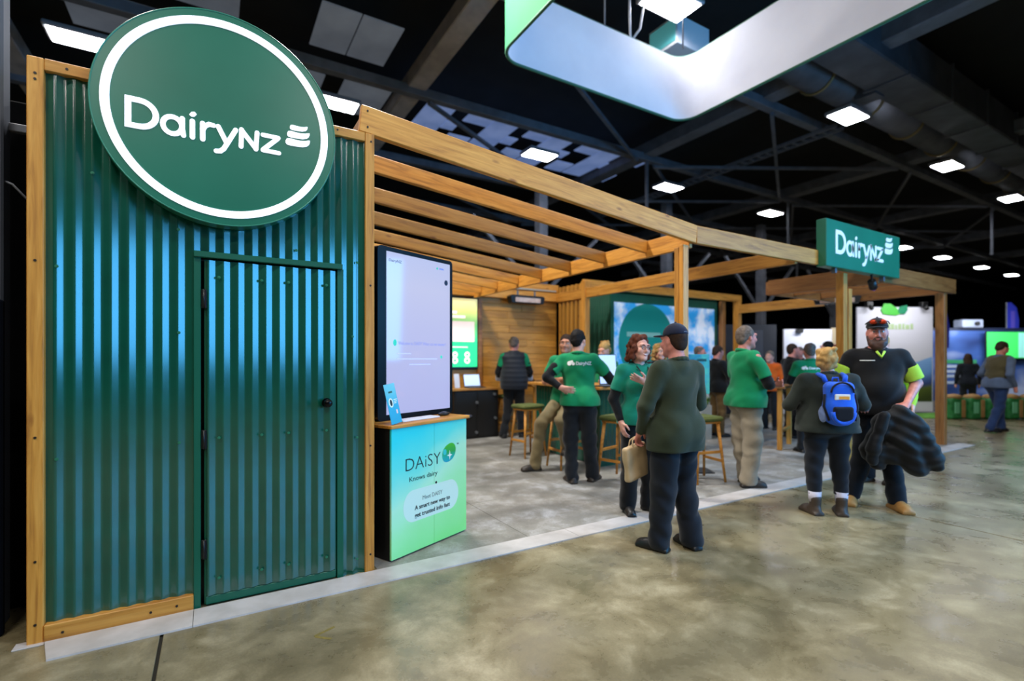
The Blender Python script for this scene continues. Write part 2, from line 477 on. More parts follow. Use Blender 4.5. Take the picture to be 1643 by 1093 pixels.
# ------------------------------------------------------------------ ceiling lamps
LAMPM = plain('lamp_diffuser', 'ffffff', 0.5, emit='f4f6ff', es=LAMP_L)
LAMPF = plain('lamp_housing', '9a9ca2', 0.4, 0.3)
def lamp(x, y, label, proto=[None]):
    if proto[0] is None:
        t = empty('ceiling_light', label, 'lamp', (x, y, 7.0), group='hall ceiling lights')
        MB().box((-0.47, -0.29, 0.012), (0.47, 0.29, 0.10), 0.02).build('housing', LAMPF, t)
        MB().box((-0.42, -0.24, 0.0), (0.42, 0.24, 0.016), 0.004).build('diffuser', LAMPM, t)
        for rx in (-0.3, 0.3): MB().cyl((rx, 0, 0.09), (rx, 0, 0.118), 0.02, seg=6).build('hanger_rod', STEEL, t)
        proto[0] = t; return t
    return dup_tree(proto[0], (x, y, 7.0), label=label)
for x, y, lb in [(-1.18, 7.95, 'bright ceiling light half hidden behind the left rim of the round sign'),
                 (3.11, 7.90, 'bright ceiling light peeking out at the right rim of the round sign'),
                 (8.46, 7.90, 'ceiling light above the long sloping front beam beside the blue roof lights'),
                 (13.5, 7.89, 'ceiling light at the lower end of the ladder-like cable tray'),
                 (19.1, 7.89, 'ceiling light above the corner where the sloping front beam turns level'),
                 (13.31, 2.45, 'large ceiling light hanging under the round air duct by the cable tray'),
                 (19.0, 2.5, 'second ceiling light along the air duct'),
                 (24.58, 2.55, 'third ceiling light along the air duct, at the right edge of the photo'),
                 (30.4, 7.98, 'small far ceiling light just right of the rectangular green sign'),
                 (35.2, 7.98, 'second small far ceiling light right of the rectangular green sign'),
                 (41.0, 8.0, 'third small far ceiling light right of the rectangular green sign'),
                 (46.3, 8.0, 'farthest small ceiling light, low at the right edge of the photo'),
                 (6.95, 2.02, 'ceiling light glowing through the open top of the white hanging banner')]:
    lamp(x, y, lb)

# ------------------------------------------------------------------ air duct, cable tray, hanging banner, hanging sign
DUCT = mottled('galvanised_duct', '5a5d66', '484b52', 2, 0.55, 0.2)
STRAP = plain('brass_strap', '8a7a52', 0.4, 0.4)
t = empty('air_duct', 'long grey air duct with a round pipe and strap rings under the roof', 'duct', (10.5, 2.0, 7.1))
MB().box((0, -0.95, 0.05), (36, -0.15, 0.85), 0.03).build('square_duct', DUCT, t)
MB().cyl((0, 0.35, 0.38), (36, 0.35, 0.38), 0.36, seg=24).build('round_pipe', DUCT, t)
for k in range(12):
    x = 1.3 + 2.1 * k
    MB().tube([(x, 0.35 + 0.385 * math.cos(a * math.pi / 10), 0.38 + 0.385 * math.sin(a * math.pi / 10)) for a in range(20)], 0.03, 6, closed=True).build('strap', STRAP, t)
    box('flange', (x + 0.9, -0.98, 0.02), (x + 0.97, -0.12, 0.88), DUCT, t, 0.005)
box('bracket', (2.35, -0.3, 0.0), (2.75, 0.12, 1.2), DUCT, t, 0.01)
t = empty('cable_tray', 'ladder-like cable tray running up to the large ceiling light by the air duct', 'cable tray', (14.1, 3.0, 7.15))
for s in (-0.16, 0.16): box('side_rail', (s - 0.02, 0, 0), (s + 0.02, 9, 0.09), STEEL, t, 0)
for k in range(36): box('rung', (-0.15, 0.1 + k * 0.25, 0.02), (0.15, 0.16 + k * 0.25, 0.05), STEEL, t, 0)

BANW = mottled('white_banner_fabric', 'dcdce6', 'e6e6ee', 1.2, 0.85)
BANG = mottled('green_banner_fabric', '14804a', '188a50', 2, 0.8)
BANH = plain('banner_hem', '2c6a50', 0.6)
def ring_path(x0, y0, x1, y1, r, n=8):
    P = []
    for cx_, cy_, a0 in ((x1 - r, y1 - r, 0), (x0 + r, y1 - r, 90), (x0 + r, y0 + r, 180), (x1 - r, y0 + r, 270)):
        P += [(cx_ + r * math.cos(R_(a0 + 90 * i / n)), cy_ + r * math.sin(R_(a0 + 90 * i / n))) for i in range(n + 1)]
    return P
t = empty('hanging_banner', 'square white fabric ring with green outer face hung from the roof', 'banner', (5.6, 0.5, 5.3))
def band(path, z0, z1, name, mat, parent):
    n = len(path); V = [(x, y, z) for z in (z0, z1) for x, y in path]
    F = [(i, (i + 1) % n, n + (i + 1) % n, n + i) for i in range(n)]
    return mesh_obj(name, V, F, mat, parent, True)
PI_ = ring_path(-1.66, -2.0, 1.76, 1.62, 0.28); PO_ = ring_path(-1.70, -2.04, 1.80, 1.66, 0.32)
band(PI_, 0, 1.0, 'inner_face', BANW, t); band(PO_, 0, 1.0, 'outer_face', BANG, t)
for z in (0.0, 1.0): MB().tube([(x, y, z) for x, y in ring_path(-1.68, -2.02, 1.78, 1.64, 0.30)], 0.022, 6, closed=True).build('hem_tube', BANH, t)
for x, y in ((-1.4, 1.4), (1.5, 1.4), (0.1, 1.63), (-1.67, -0.2), (1.77, -0.2)):
    MB().cyl((x, y, 1.0), (x, y, 2.1), 0.012, seg=6).build('suspension_wire', STEEL, t)
mk = MB().prism([(0.0, 0.30), (0.10, 0.42), (0.24, 0.46), (0.34, 0.40), (0.30, 0.26), (0.16, 0.20), (0.04, 0.22)], -0.004, 0.0).build('leaf_mark', plain('white_print', 'f2f2f4', 0.6), t)
mk.matrix_local = Matrix.Translation((-1.625, 0.05, 0.05)) @ Matrix.Rotation(R_(-90), 4, 'Z')
mk.location = (-1.71, 0.30, 0.1)
for pts in ([(0.62, 1.64, 1.0), (0.62, 1.66, 1.35), (0.62, 1.66, 2.1)], [(0.66, 1.64, 1.0), (0.80, 1.62, 1.2), (0.86, 1.6, 1.6), (0.86, 1.6, 2.1)]):
    MB().tube(pts, 0.018, 8).build('suspension_pipe', plain('white_pipe', 'c8ccd8', 0.5), t)
t = empty('hanging_sign', 'white box sign with a teal panel hanging inside the banner ring', 'sign', (8.0, 2.75, 6.85), R_(0))
MB().box((-0.42, -0.32, 0), (0.42, 0.32, 0.5), 0.01).build('box', plain('white_sign_box', 'dfe0e6', 0.5), t)
MB().box((-0.435, -0.29, 0.05), (-0.422, 0.29, 0.45), 0.003).build('teal_panel', plain('teal_print', '5fb8bc', 0.5, emit='5fb8bc', es=0.3), t)
for y in (-0.1, 0.12): MB().cyl((0, y, 0.5), (0, y, 1.2), 0.012, seg=6).build('suspension_wire', STEEL, t)

# ------------------------------------------------------------------ left of the shed: hall column, low drape, loose cable clutter
t = empty('steel_column', 'dark grey steel column at the left edge beside the shed', 'column', (-0.24, 0.35, 0))
MB().box((-0.065, -0.06, 0.0), (0.065, 0.06, 7.3), 0.01).build('shaft', mottled('column_paint', '454b57', '3a404b', 2, 0.5), t)
beam('side_arm', (0.06, 0.05, 2.74), (0.21, 0.05, 2.74), 0.04, 0.045, STEEL, t)
MB().tube([(0.06, -0.02, 2.42), (0.10, -0.05, 2.40), (0.13, 0.0, 2.36), (0.20, -0.02, 2.28)], 0.006, 6).build('cable', plain('grey_cable', '70747c', 0.5), t)
tag(MB().box((-2.2, 0.17, 0), (-0.145, 0.21, 1.76), 0.01).build('drape', mottled('navy_drape', '0e131c', '0a0e15', 3, 0.95, spec=0.05)), 'low navy drape at the left edge of the photo in front of the column', 'drape')
tag(MB().box((-0.8, 0.54, 0), (-0.02, 0.57, 2.95), 0.01).build('drape', BLACKCLOTH), 'tall black drape behind the column beside the shed', 'drape')  # no cloth hangs here: black sheet added where the gap is only dark

# ================================================================== THE SHED
GREEN = NT('green_roofing_steel'); _mp = GREEN.coords()
_n = GREEN.noise(_mp, 5, 4)
_r = GREEN.ramp(_n, 'Fac', [(0.3, lin('00493a')), (0.7, lin('005241'))])
GREEN.link(_r, 'Color', GREEN.b, 'Base Color')
GREEN.b.inputs['Roughness'].default_value = 0.6
GREEN.b.inputs['Specular IOR Level'].default_value = 0.1
GREEN.b.inputs['Coat Weight'].default_value = 1.0; GREEN.b.inputs['Coat Roughness'].default_value = 0.15; GREEN.b.inputs['Coat IOR'].default_value = 1.78
GREEN = GREEN.m
GFLAT = plain('green_flashing', '00553f', 0.4)
SCREW = plain('green_screw', '2f7a5c', 0.35, 0.3)
HOLE = plain('dark_nail_head', '1c130a', 0.5)
BLACK = plain('black_steel', '0a0a0c', 0.45)
PITCH = 0.0755
def corrugated(name, x0, x1, z0, z1, y, parent, mat=GREEN, amp=0.0075, origin=0.0, steps=18, axis='x'):
    """one sheet of corrugated iron, ribs upright, with real thickness"""
    n = max(4, int((x1 - x0) / PITCH * steps)); V = []; F = []
    for i in range(n + 1):
        x = x0 + (x1 - x0) * i / n; ph = (x - origin) / PITCH * 2 * math.pi
        s = math.sin(ph); w = math.asin(0.97 * s) / math.asin(0.97)
        yy = y - amp * w
        for z in (z0, z1):
            V.append((x, yy, z)); V.append((x, yy + 0.0016, z))
    for i in range(n):
        a = i * 4; b = a + 4
        F += [(a, b, b + 2, a + 2), (a + 1, a + 3, b + 3, b + 1), (a, a + 1, b + 1, b), (a + 2, b + 2, b + 3, a + 3)]
    # the thin cut edges get corners of their own, so that the ribs stay smooth and upright
    G = []
    for q in [f for k, f in enumerate(F) if k % 4 >= 2] + [(0, 2, 3, 1), (n * 4, n * 4 + 1, n * 4 + 3, n * 4 + 2)]:
        m = len(V); V += [V[i] for i in q]; G.append((m, m + 1, m + 2, m + 3))
    F = [f for k, f in enumerate(F) if k % 4 < 2]; nf = len(F); F = F + G
    if axis == 'y': V = [(v[1], v[0], v[2]) for v in V]
    o = mesh_obj(name, V, F, mat, parent)
    me = o.data
    me.polygons.foreach_set('use_smooth', [i < nf for i in range(len(me.polygons))])
    return o
shed = empty('shed', 'green corrugated iron shed front in a timber frame under the round sign', 'shed', (0, 0, 0))
def nails(parent, pts, r=0.0065):
    for p in pts: MB().cyl((0, -0.003, 0), (0, 0.004, 0), r, seg=8).build('nail', HOLE, parent, loc=p)
lp = beam('post', (0.022, 0.033, 0), (0.022, 0.033, 2.985), 0.095, 0.066, WOOD, shed)
lp.rotation_euler = lp.rotation_euler
rp = beam('post', (1.712, 0.033, 0.0), (1.712, 0.033, 2.985), 0.095, 0.062, WOOD, shed)
beam('top_rail', (0.056, 0.030, 2.955), (1.68, 0.030, 2.955), 0.09, 0.062, WOOD, shed)
beam('bottom_plate', (0.056, 0.020, 0.047), (0.70, 0.020, 0.047), 0.09, 0.088, WOOD, shed)
nails(shed, [(0.022, -0.0145, z) for z in (2.90, 2.87, 1.95, 1.05, 0.42, 0.10)] + [(0.145, -0.0145, 2.955), (1.50, -0.0145, 2.96), (1.72, -0.0145, 2.93), (1.716, -0.0145, 1.95), (1.716, -0.0145, 0.86), (1.716, -0.0145, 0.12), (0.13, -0.026, 0.04), (0.50, -0.026, 0.045), (0.62, -0.026, 0.05)])
corrugated('corrugated_sheet', 0.055, 0.715, 0.085, 2.925, 0.012, shed, origin=0.075)
corrugated('corrugated_sheet', 0.715, 1.535, 2.075, 2.925, 0.012, shed, origin=0.075)
corrugated('corrugated_sheet', 1.535, 1.682, 0.0, 2.925, 0.012, shed, origin=0.075)
# door and its flashings
box('flashing', (0.700, -0.010, 0.0), (0.735, 0.012, 2.075), GFLAT, shed, 0.002)
hd = box('door_header', (0.700, -0.028, 2.040), (1.530, 0.012, 2.075), GFLAT, shed, 0.003)
box('flashing', (1.500, -0.004, 0.0), (1.540, 0.012, 2.045), GFLAT, shed, 0.002)
door = box('door', (0.752, 0.006, 0.012), (1.496, 0.022, 2.032), GFLAT, shed, 0.002)
Minv = Matrix.Translation(-door.location)
def under(o, par):
    o.parent = par; o.matrix_basis = Matrix.Translation(-par.location) @ o.matrix_basis; return o
under(corrugated('door_sheet', 0.768, 1.488, 0.062, 2.028, -0.006, shed, origin=0.075), door)
under(box('bottom_rail', (0.76, -0.006, 0.012), (1.49, 0.008, 0.058), GFLAT, shed, 0.002), door)
kb = MB(); kb.cyl((0, 0, 0), (0, -0.016, 0), 0.030, seg=20).cyl((0, -0.012, 0), (0, -0.045, 0), 0.012, seg=12).sphere((0, -0.058, 0), (0.027, 0.022, 0.027), 18, 12)
under(kb.build('knob', plain('black_chrome_knob', '0d0d10', 0.12, 0.6), shed, 'round black door knob', loc=(1.43, -0.014, 1.165)), door)
for z in (1.80, 0.98, 0.34):
    under(MB().box((0.738, -0.014, z - 0.055), (0.764, -0.004, z + 0.055), 0.002).cyl((0.750, -0.016, z - 0.055), (0.750, -0.016, z + 0.055), 0.006, seg=8).build('hinge', BLACK, shed), door)
scr = MB().cyl((0, 0, 0), (0, -0.005, 0), 0.0055, seg=6).cyl((0, -0.001, 0), (0, -0.002, 0), 0.009, seg=10)
scr0 = scr.build('screw', SCREW, shed, loc=(0.245, 0.002, 2.44))
for x, z in ((0.101, 1.93), (0.101, 0.93), (0.626, 2.19), (0.630, 0.97), (0.716, 2.05), (0.716, 0.965), (0.628, 1.6), (1.02, 2.3), (1.25, 2.14), (1.63, 2.10), (1.63, 0.92), (1.63, 0.10), (1.60, 1.6), (1.45, 2.055), (0.73, 2.055)):
    dup(scr0, shed, (x, 0.002, z))
for x in (0.826, 1.052, 1.203, 1.430):
    for z in (1.93, 0.985, 0.16):
        c = dup(scr0, door); c.matrix_basis = Matrix.Translation(Vector((x, -0.016, z)) - door.location)
# dark interior: side walls of the shed so that no light leaks in behind the sheets
box('side_wall', (-0.011, 0.08, 0.0), (0.02, 4.9, 2.97), BLACK, shed, 0); box('side_wall', (1.690, 0.085, 0.0), (1.722, 4.9, 2.97), BLACK, shed, 0)
box('inner_lining', (0.05, 0.075, 0.0), (1.69, 0.082, 2.92), BLACK, shed, 0)

# ------------------------------------------------------------------ round sign
SIGNG = NT('sign_green_acrylic'); _mp = SIGNG.coords(); _n = SIGNG.noise(_mp, 1.3, 3)
_r = SIGNG.ramp(_n, 'Fac', [(0.3, lin('126149')), (0.7, lin('186c53'))]); SIGNG.link(_r, 'Color', SIGNG.b, 'Base Color')
SIGNG.b.inputs['Roughness'].default_value = 0.32; SIGNG = SIGNG.m
GLOW = plain('backlit_white_acrylic', 'f4f4fa', 0.4, emit='eef0ff', es=0.75)
sg = empty('round_sign', 'big round green sign with glowing white ring and wordmark on the shed front', 'sign', (0.855, -0.10, 2.832))
def disc_profile(r, y0, y1, seg=96, bev=0.006):
    V = []; F = []
    prof = [(r, y1), (r, y0 + bev), (r - bev, y0)]
    for k in range(seg):
        a = 2 * math.pi * k / seg
        for rr, yy in prof: V.append((rr * math.cos(a), yy, rr * math.sin(a)))
    m = len(prof)
    for k in range(seg):
        j = (k + 1) % seg
        for q in range(m - 1): F.append((k * m + q, j * m + q, j * m + q + 1, k * m + q + 1))
    F.append([k * m + m - 1 for k in range(seg)]); F.append([k * m for k in range(seg)][::-1])
    return V, F
V, F = disc_profile(0.612, 0.0, 0.088)
mesh_obj('sign_body', V, F, SIGNG, sg)
rim = MB().tube([(0.609 * math.cos(2 * math.pi * k / 96), 0.001, 0.609 * math.sin(2 * math.pi * k / 96)) for k in range(96)], 0.0045, 6, closed=True).build('rim', plain('sign_rim', '2c7a62', 0.3), sg)
def flat_ring(ro, ri, y0, y1, seg=120):
    V = []; F = []
    for k in range(seg):
        a = 2 * math.pi * k / seg; c, s_ = math.cos(a), math.sin(a)
        V += [(ro * c, y0, ro * s_), (ri * c, y0, ri * s_), (ro * c, y1, ro * s_), (ri * c, y1, ri * s_)]
    for k in range(seg):
        a = k * 4; b = ((k + 1) % seg) * 4
        F += [(a, b, b + 1, a + 1), (a, a + 2, b + 2, b), (a + 1, b + 1, b + 3, a + 3)]
    return V, F
V, F = flat_ring(0.566, 0.525, -0.006, 0.0); mesh_obj('glowing_ring', V, F, GLOW, sg)
wordmark(sg, GLOW, 0.166, -0.006, 0.0005, Matrix.Translation((-0.462, 0, -0.148)), width=0.925)
box('mounting_block', (-0.3, 0.086, -0.1), (0.3, 0.103, 0.1), BLACK, sg, 0.002)

# ------------------------------------------------------------------ pergola
pg = empty('pergola', 'honey-stained timber pergola with sloping rafters reaching right from the shed', 'pergola', (5.0, 0, 0))
def PB(name, a, b, w, h, mat=WOOD, label=None):
    o = Vector((5.0, 0, 0)); return beam(name, Vector(a) - o, Vector(b) - o, w, h, mat, pg, 0.005, label)
PB('front_beam', (1.652, 0.022, 3.087), (5.06, 0.022, 2.730), 0.048, 0.186, label='long sloping front beam')
PB('front_beam', (5.06, 0.022, 2.730), (7.36, 0.022, 2.732), 0.048, 0.184, label='level front beam')
PB('ledger', (1.69, 0.05, 3.05), (1.69, 5.0, 3.05), 0.045, 0.15)
for y in (0.647, 1.355, 2.06, 2.75, 3.41, 4.10, 4.70):
    PB('rafter', (1.715, y, 3.06), (5.0, y, 2.715), 0.046, 0.140)
PB('cross_beam', (5.03, 0.05, 2.690), (5.03, 5.0, 2.690), 0.048, 0.186)
PB('post', (4.945, 0.068, 0), (4.945, 0.068, 2.62), 0.055, 0.085); PB('post', (4.945, 0.128, 0), (4.945, 0.128, 2.60), 0.060, 0.085)
PB('long_beam', (6.95, 0.05, 2.715), (6.95, 5.05, 2.715), 0.06, 0.185)
PB('post', (8.05, 0.060, 0), (8.05, 0.060, 2.60), 0.10, 0.10); PB('post', (8.19, 0.060, 0), (8.19, 0.060, 2.40), 0.09, 0.09)
PB('post', (6.95, 4.10, 0), (6.95, 4.10, 2.95), 0.12, 0.12)
PB('back_beam', (6.89, 4.10, 2.90), (11.75, 4.10, 2.90), 0.06, 0.16)
PB('post', (11.62, 4.10, 0), (11.62, 4.10, 2.82), 0.14, 0.13)
PB('post', (11.22, 4.22, 0), (11.22, 4.22, 2.82), 0.10, 0.12, WOOD2)
PB('side_beam', (11.6, 4.05, 2.64), (11.6, 2.1, 2.64), 0.06, 0.2)
nails(pg, [(1.70 - 5, -0.0045, 3.14), (1.70 - 5, -0.0045, 3.03)])
# far end of the stand: second flat-topped frame
pg2 = empty('timber_canopy', 'brown flat-topped timber canopy at the far right end of the stand', 'pergola', (10.5, 0, 0))
def PB2(name, a, b, w, h, mat=WOOD2):
    o = Vector((10.5, 0, 0)); return beam(name, Vector(a) - o, Vector(b) - o, w, h, mat, pg2, 0.005)
PB2('front_beam', (9.1, 0.03, 2.68), (11.70, 0.03, 2.685), 0.06, 0.24)
PB2('side_beam', (9.12, 0.06, 2.68), (9.12, 1.75, 2.68), 0.06, 0.26)
PB2('side_beam', (11.62, 0.06, 2.67), (11.62, 1.75, 2.67), 0.06, 0.20)
PB2('back_beam', (9.12, 1.78, 2.68), (11.62, 1.78, 2.68), 0.06, 0.22)
PB2('post', (11.36, 0.095, 0), (11.36, 0.095, 2.56), 0.13, 0.11)
PB2('rafter', (9.9, 0.06, 2.68), (9.9, 1.75, 2.68), 0.05, 0.16); PB2('rafter', (10.8, 0.06, 2.68), (10.8, 1.75, 2.68), 0.05, 0.16)

# ------------------------------------------------------------------ rectangular sign at the front corner
s2 = empty('rectangular_sign', 'rectangular green box sign with white wordmark above the second pergola post', 'sign', (7.354, -0.10, 2.615))
MB().box((0, 0, 0), (1.985, 0.125, 0.595), 0.006).build('sign_box', mottled('sign_green_print', '1a6a50', '1e7358', 1.5, 0.4), s2)
wordmark(s2, plain('sign_white_print', 'f4f6f8', 0.5), 0.30, -0.004, 0.0005, Matrix.Translation((0.215, 0, 0.175)), width=1.55)
for x in (0.3, 1.6): beam('bracket', (x, 0.06, -0.06), (x, 0.06, 0.01), 0.05, 0.04, STEEL, s2, 0)
t = empty('spotlight', 'small blue-lit spotlight under the rectangular sign', 'lamp', (8.62, -0.05, 2.53))
MB().cyl((0, 0, 0), (0.1, 0.02, -0.09), 0.05, seg=14).build('body', BLACK, t)
MB().cyl((0.1, 0.02, -0.09), (0.106, 0.0212, -0.0954), 0.042, seg=14).build('lens', plain('blue_lens', '2233ff', 0.3, emit='3a4cff', es=2.0), t)
beam('bracket', (0, 0, 0), (0, 0, 0.09), 0.02, 0.02, BLACK, t, 0)

# ------------------------------------------------------------------ floor of the stand and its edge strip
sf = empty('stand_floor', kind='structure')
for i in range(8):
    for j in range(5):
        x = 1.76 + i * 1.23; y = -0.02 + j * 1.08
        MB().box((x + 0.002, y + 0.002, 0.0005), (x + 1.228, y + 1.078, 0.006), 0.001).build('floor_panel', CONC_IN, sf)
ALU = mottled('scuffed_pale_strip', 'c9c4c2', 'b4afab', 5, 0.38, 0.0)
es = empty('edge_strip', kind='structure')
for x0, x1 in ((0.06, 0.70), (0.703, 3.35), (3.353, 6.0), (6.003, 8.8), (8.803, 11.75)):
    MB().prism([(x0 + (0.05 if x0 == 0.06 else 0), -0.232), (x1, -0.232), (x1, -0.025), (x0 - (0.0 if x0 == 0.06 else 0), -0.025)], 0.0005, 0.010, 'xy').build('strip_length', ALU, es)
tag(box('strip_offcut', (-0.06, -0.04, 0.0005), (0.06, 0.03, 0.006), ALU, None, 0.001), 'short grey strip offcut under the foot of the left shed post', 'strip')

# scraps of old yellow tape left on the hall floor
tp = empty('tape_scrap', 'yellowish scrap of old tape stuck to the concrete in front of the shed door', 'tape', (1.30, -0.66, 0.0))
TAPE = mottled('old_yellow_tape', '8a7a38', '6e6230', 30, 0.7)
for pts in ([(-0.05, 0.0), (0.0, 0.02), (0.06, 0.045)], [(-0.045, -0.005), (-0.01, -0.04), (0.02, -0.07)]):
    b = MB()
    for p, q in zip(pts, pts[1:]):
        d = Vector((q[0] - p[0], q[1] - p[1])); n = Vector((-d.y, d.x)).normalized() * 0.008
        b.prism([(p[0] + n.x, p[1] + n.y), (q[0] + n.x, q[1] + n.y), (q[0] - n.x, q[1] - n.y), (p[0] - n.x, p[1] - n.y)], 0.0003, 0.0012, 'xy')
    b.build('strand', TAPE, tp)

# ================================================================== INSIDE THE STAND
# back wall of horizontal boards, slatted end
PLANK = timber('back_wall_boards', 'd29a44', 'bd842f', '935c1b')
bw = empty('wall_stand_back', kind='structure')
box('backing', (1.76, 5.125, 0), (7.0, 5.18, 2.95), BLACK, bw, 0)
random.seed(4)
for r in range(21):
    z = 0.02 + r * 0.1395
    cuts = [1.78, 4.2 + random.uniform(-0.6, 0.6), 6.0 + random.uniform(-0.5, 0.5), 6.98]
    for a, b in zip(cuts, cuts[1:]):
        y = 5.10 + random.uniform(-0.003, 0.003)
        beam('plank', (a + 0.0015, y, z + 0.068), (b - 0.0015, y, z + 0.068), 0.022, 0.1355, PLANK, bw, 0.003)
box('corner_post', (5.12, 5.03, 0), (5.20, 5.09, 2.6), WOOD2, bw, 0.004)
beam('top_plate', (1.78, 5.03, 2.72), (6.98, 5.03, 2.72), 0.09, 0.17, WOOD, bw, 0.004)
beam('top_plate', (1.78, 5.04, 2.90), (6.98, 5.04, 2.90), 0.07, 0.16, WOOD, bw, 0.004)
sl = empty('slat_screen', 'screen of upright timber slats beside the board wall', 'screen', (7.0, 4.6, 0))
for k in range(6): beam('slat', (0, -0.33 + k * 0.135, 0.01), (0, -0.33 + k * 0.135, 2.93), 0.045, 0.09, PLANK, sl, 0.003)
beam('rail', (0.05, -0.42, 0.12), (0.05, 0.44, 0.12), 0.03, 0.09, WOOD, sl, 0)

# radiant heaters
def heater(loc, rz, label):
    t = empty('radiant_heater', label, 'heater', loc, rz, group='radiant heaters under the beams')
    MB().prism([(-0.40, 0.0), (-0.36, -0.12), (0.36, -0.12), (0.40, 0.0), (0.36, 0.03), (-0.36, 0.03)], -0.05, 0.10).build('body', BLACK, t)
    MB().box((-0.29, -0.058, -0.105), (0.29, -0.050, -0.015), 0.004).build('element', mottled('warm_heater_element', 'c9a08a', 'e6cbb8', 6, 0.35, 0.3), t)
    for x in (-0.2, 0.2): beam('bracket', (x, 0.02, 0.02), (x, 0.02, 0.13), 0.02, 0.03, STEEL, t, 0)
    return t
heater((6.10, 4.86, 2.66), 0, 'black strip heater under the top plate of the board wall')
h2 = heater((11.38, 1.75, 2.66), R_(-58), 'strip heater glowing dull pink under the brown canopy')
box('conduit', (5.9, 4.98, 2.83), (6.9, 5.0, 2.86), plain('pale_conduit', 'a8a49a', 0.5), bw, 0)

# wall screen with green page
GRAD = NT('green_page'); _tc = GRAD.add('ShaderNodeTexCoord'); _sp = GRAD.add('ShaderNodeSeparateXYZ'); GRAD.link(_tc, 'Generated', _sp, 'Vector')
_r = GRAD.ramp(_sp, 'Z', [(0.0, lin('2fdc8c')), (0.38, lin('35dd8e')), (0.6, lin('7fd47a')), (0.8, lin('c8cf72')), (1.0, lin('efe0a0'))])
GRAD.link(_r, 'Color', GRAD.b, 'Emission Color'); GRAD.link(_r, 'Color', GRAD.b, 'Base Color'); GRAD.b.inputs['Emission Strength'].default_value = 0.75; GRAD = GRAD.m
ws = empty('wall_screen', 'bright green wall screen with a pale picture on the board wall', 'screen', (4.80, 5.05, 1.93))
MB().box((-0.36, 0.0, -0.68), (0.36, 0.045, 0.68), 0.02).build('frame', BLACK, ws)
MB().box((-0.33, -0.004, -0.63), (0.30, 0.001, 0.65), 0.001).build('page', GRAD, ws)
PALE = plain('pale_page_print', 'ffe6d8', 0.5, emit='ffe6d8', es=0.9)
MB().box((-0.26, -0.007, -0.16), (0.24, -0.003, 0.22), 0.001).build('picture', plain('pale_pink_picture', 'ffe4d6', 0.5, emit='ffdccb', es=0.75), ws)
MB().box((-0.31, -0.007, 0.36), (-0.12, -0.003, 0.41), 0.001).box((-0.31, -0.007, 0.28), (0.05, -0.003, 0.33), 0.001).build('heading', PALE, ws)
MB().box((-0.26, -0.007, -0.27), (0.10, -0.003, -0.25), 0.001).build('caption', PALE, ws)
for x in (-0.16, 0.09):
    b = MB()
    for z, r in ((-0.40, 0.055), (-0.51, 0.06)):
        V, F = flat_ring(r, r * 0.45, -0.007, -0.004, 20); off = len(b.bm.verts)
        vs = [b.bm.verts.new((x + v[0], v[1], z + v[2])) for v in V]
        for f in F: b.bm.faces.new([vs[i] for i in f])
    b.build('figure', PALE, ws)

# black cabinet with desk top, laptop and papers
cb = empty('black_cabinet', 'black cabinet with round knobs under a wooden desk top by the board wall', 'cabinet', (4.92, 4.88, 0))
MB().box((-0.46, -0.20, 0.0), (0.44, 0.19, 0.88), 0.012).build('body', plain('matt_black', '060607', 0.6), cb)
MB().box((-0.50, -0.22, 0.88), (0.46, 0.19, 0.92), 0.005).build('desk_top', WOOD, cb)
for x in (-0.23, 0.2):
    d = MB().box((x - 0.2, -0.215, 0.05), (x + 0.2, -0.2, 0.84), 0.004).build('door', plain('matt_black', '060607', 0.6), cb)
for x, z in ((-0.02, 0.66), (0.34, 0.80), (0.36, 0.36), (-0.03, 0.12)):
    MB().cyl((x, -0.21, z), (x, -0.235, z), 0.028, seg=10).build('knob', plain('grey_knob', '5a5d60', 0.4), cb)
MB().sphere((-0.22, -0.215, 0.42), (0.11, 0.02, 0.03)).build('handle', plain('steel_handle', '7a84a0', 0.3, 0.6), cb)
SCR_B = plain('laptop_page', 'c2d2ee', 0.4, emit='b9caea', es=0.75)
def laptop(name, label, loc, rz, w=0.34, h=0.23, tilt=16, mat=SCR_B):
    t = empty(name, label, 'laptop', loc, rz)
    MB().box((-w / 2, -0.22, 0.0), (w / 2, 0.0, 0.016), 0.004).build('keyboard_base', plain('dark_laptop_shell', '1c1d22', 0.4), t)
    M = Matrix.Translation((0, 0, 0.016)) @ Matrix.Rotation(R_(-tilt), 4, 'X')
    lid = MB().box((-w / 2, -0.004, 0.0), (w / 2, 0.006, h), 0.003, M).build('lid', plain('dark_laptop_shell', '1c1d22', 0.4), t)
    MB().box((-w / 2 + 0.012, -0.006, 0.014), (w / 2 - 0.012, -0.0035, h - 0.012), 0, M).build('screen', mat, lid)
    return t
laptop('laptop', 'open laptop with a pale screen on the black cabinet', (4.93, 4.90, 0.92), 0, 0.34, 0.24)
tag(MB().box((-0.10, 0.0, 0), (0.0, 0.02, 0.26), 0.002, Matrix.Rotation(R_(-12), 4, 'X')).build('brochure', plain('white_paper', 'e8e8ee', 0.6), None, loc=(4.66, 4.86, 0.921)), 'white brochure standing left of the laptop on the black cabinet', 'brochure')

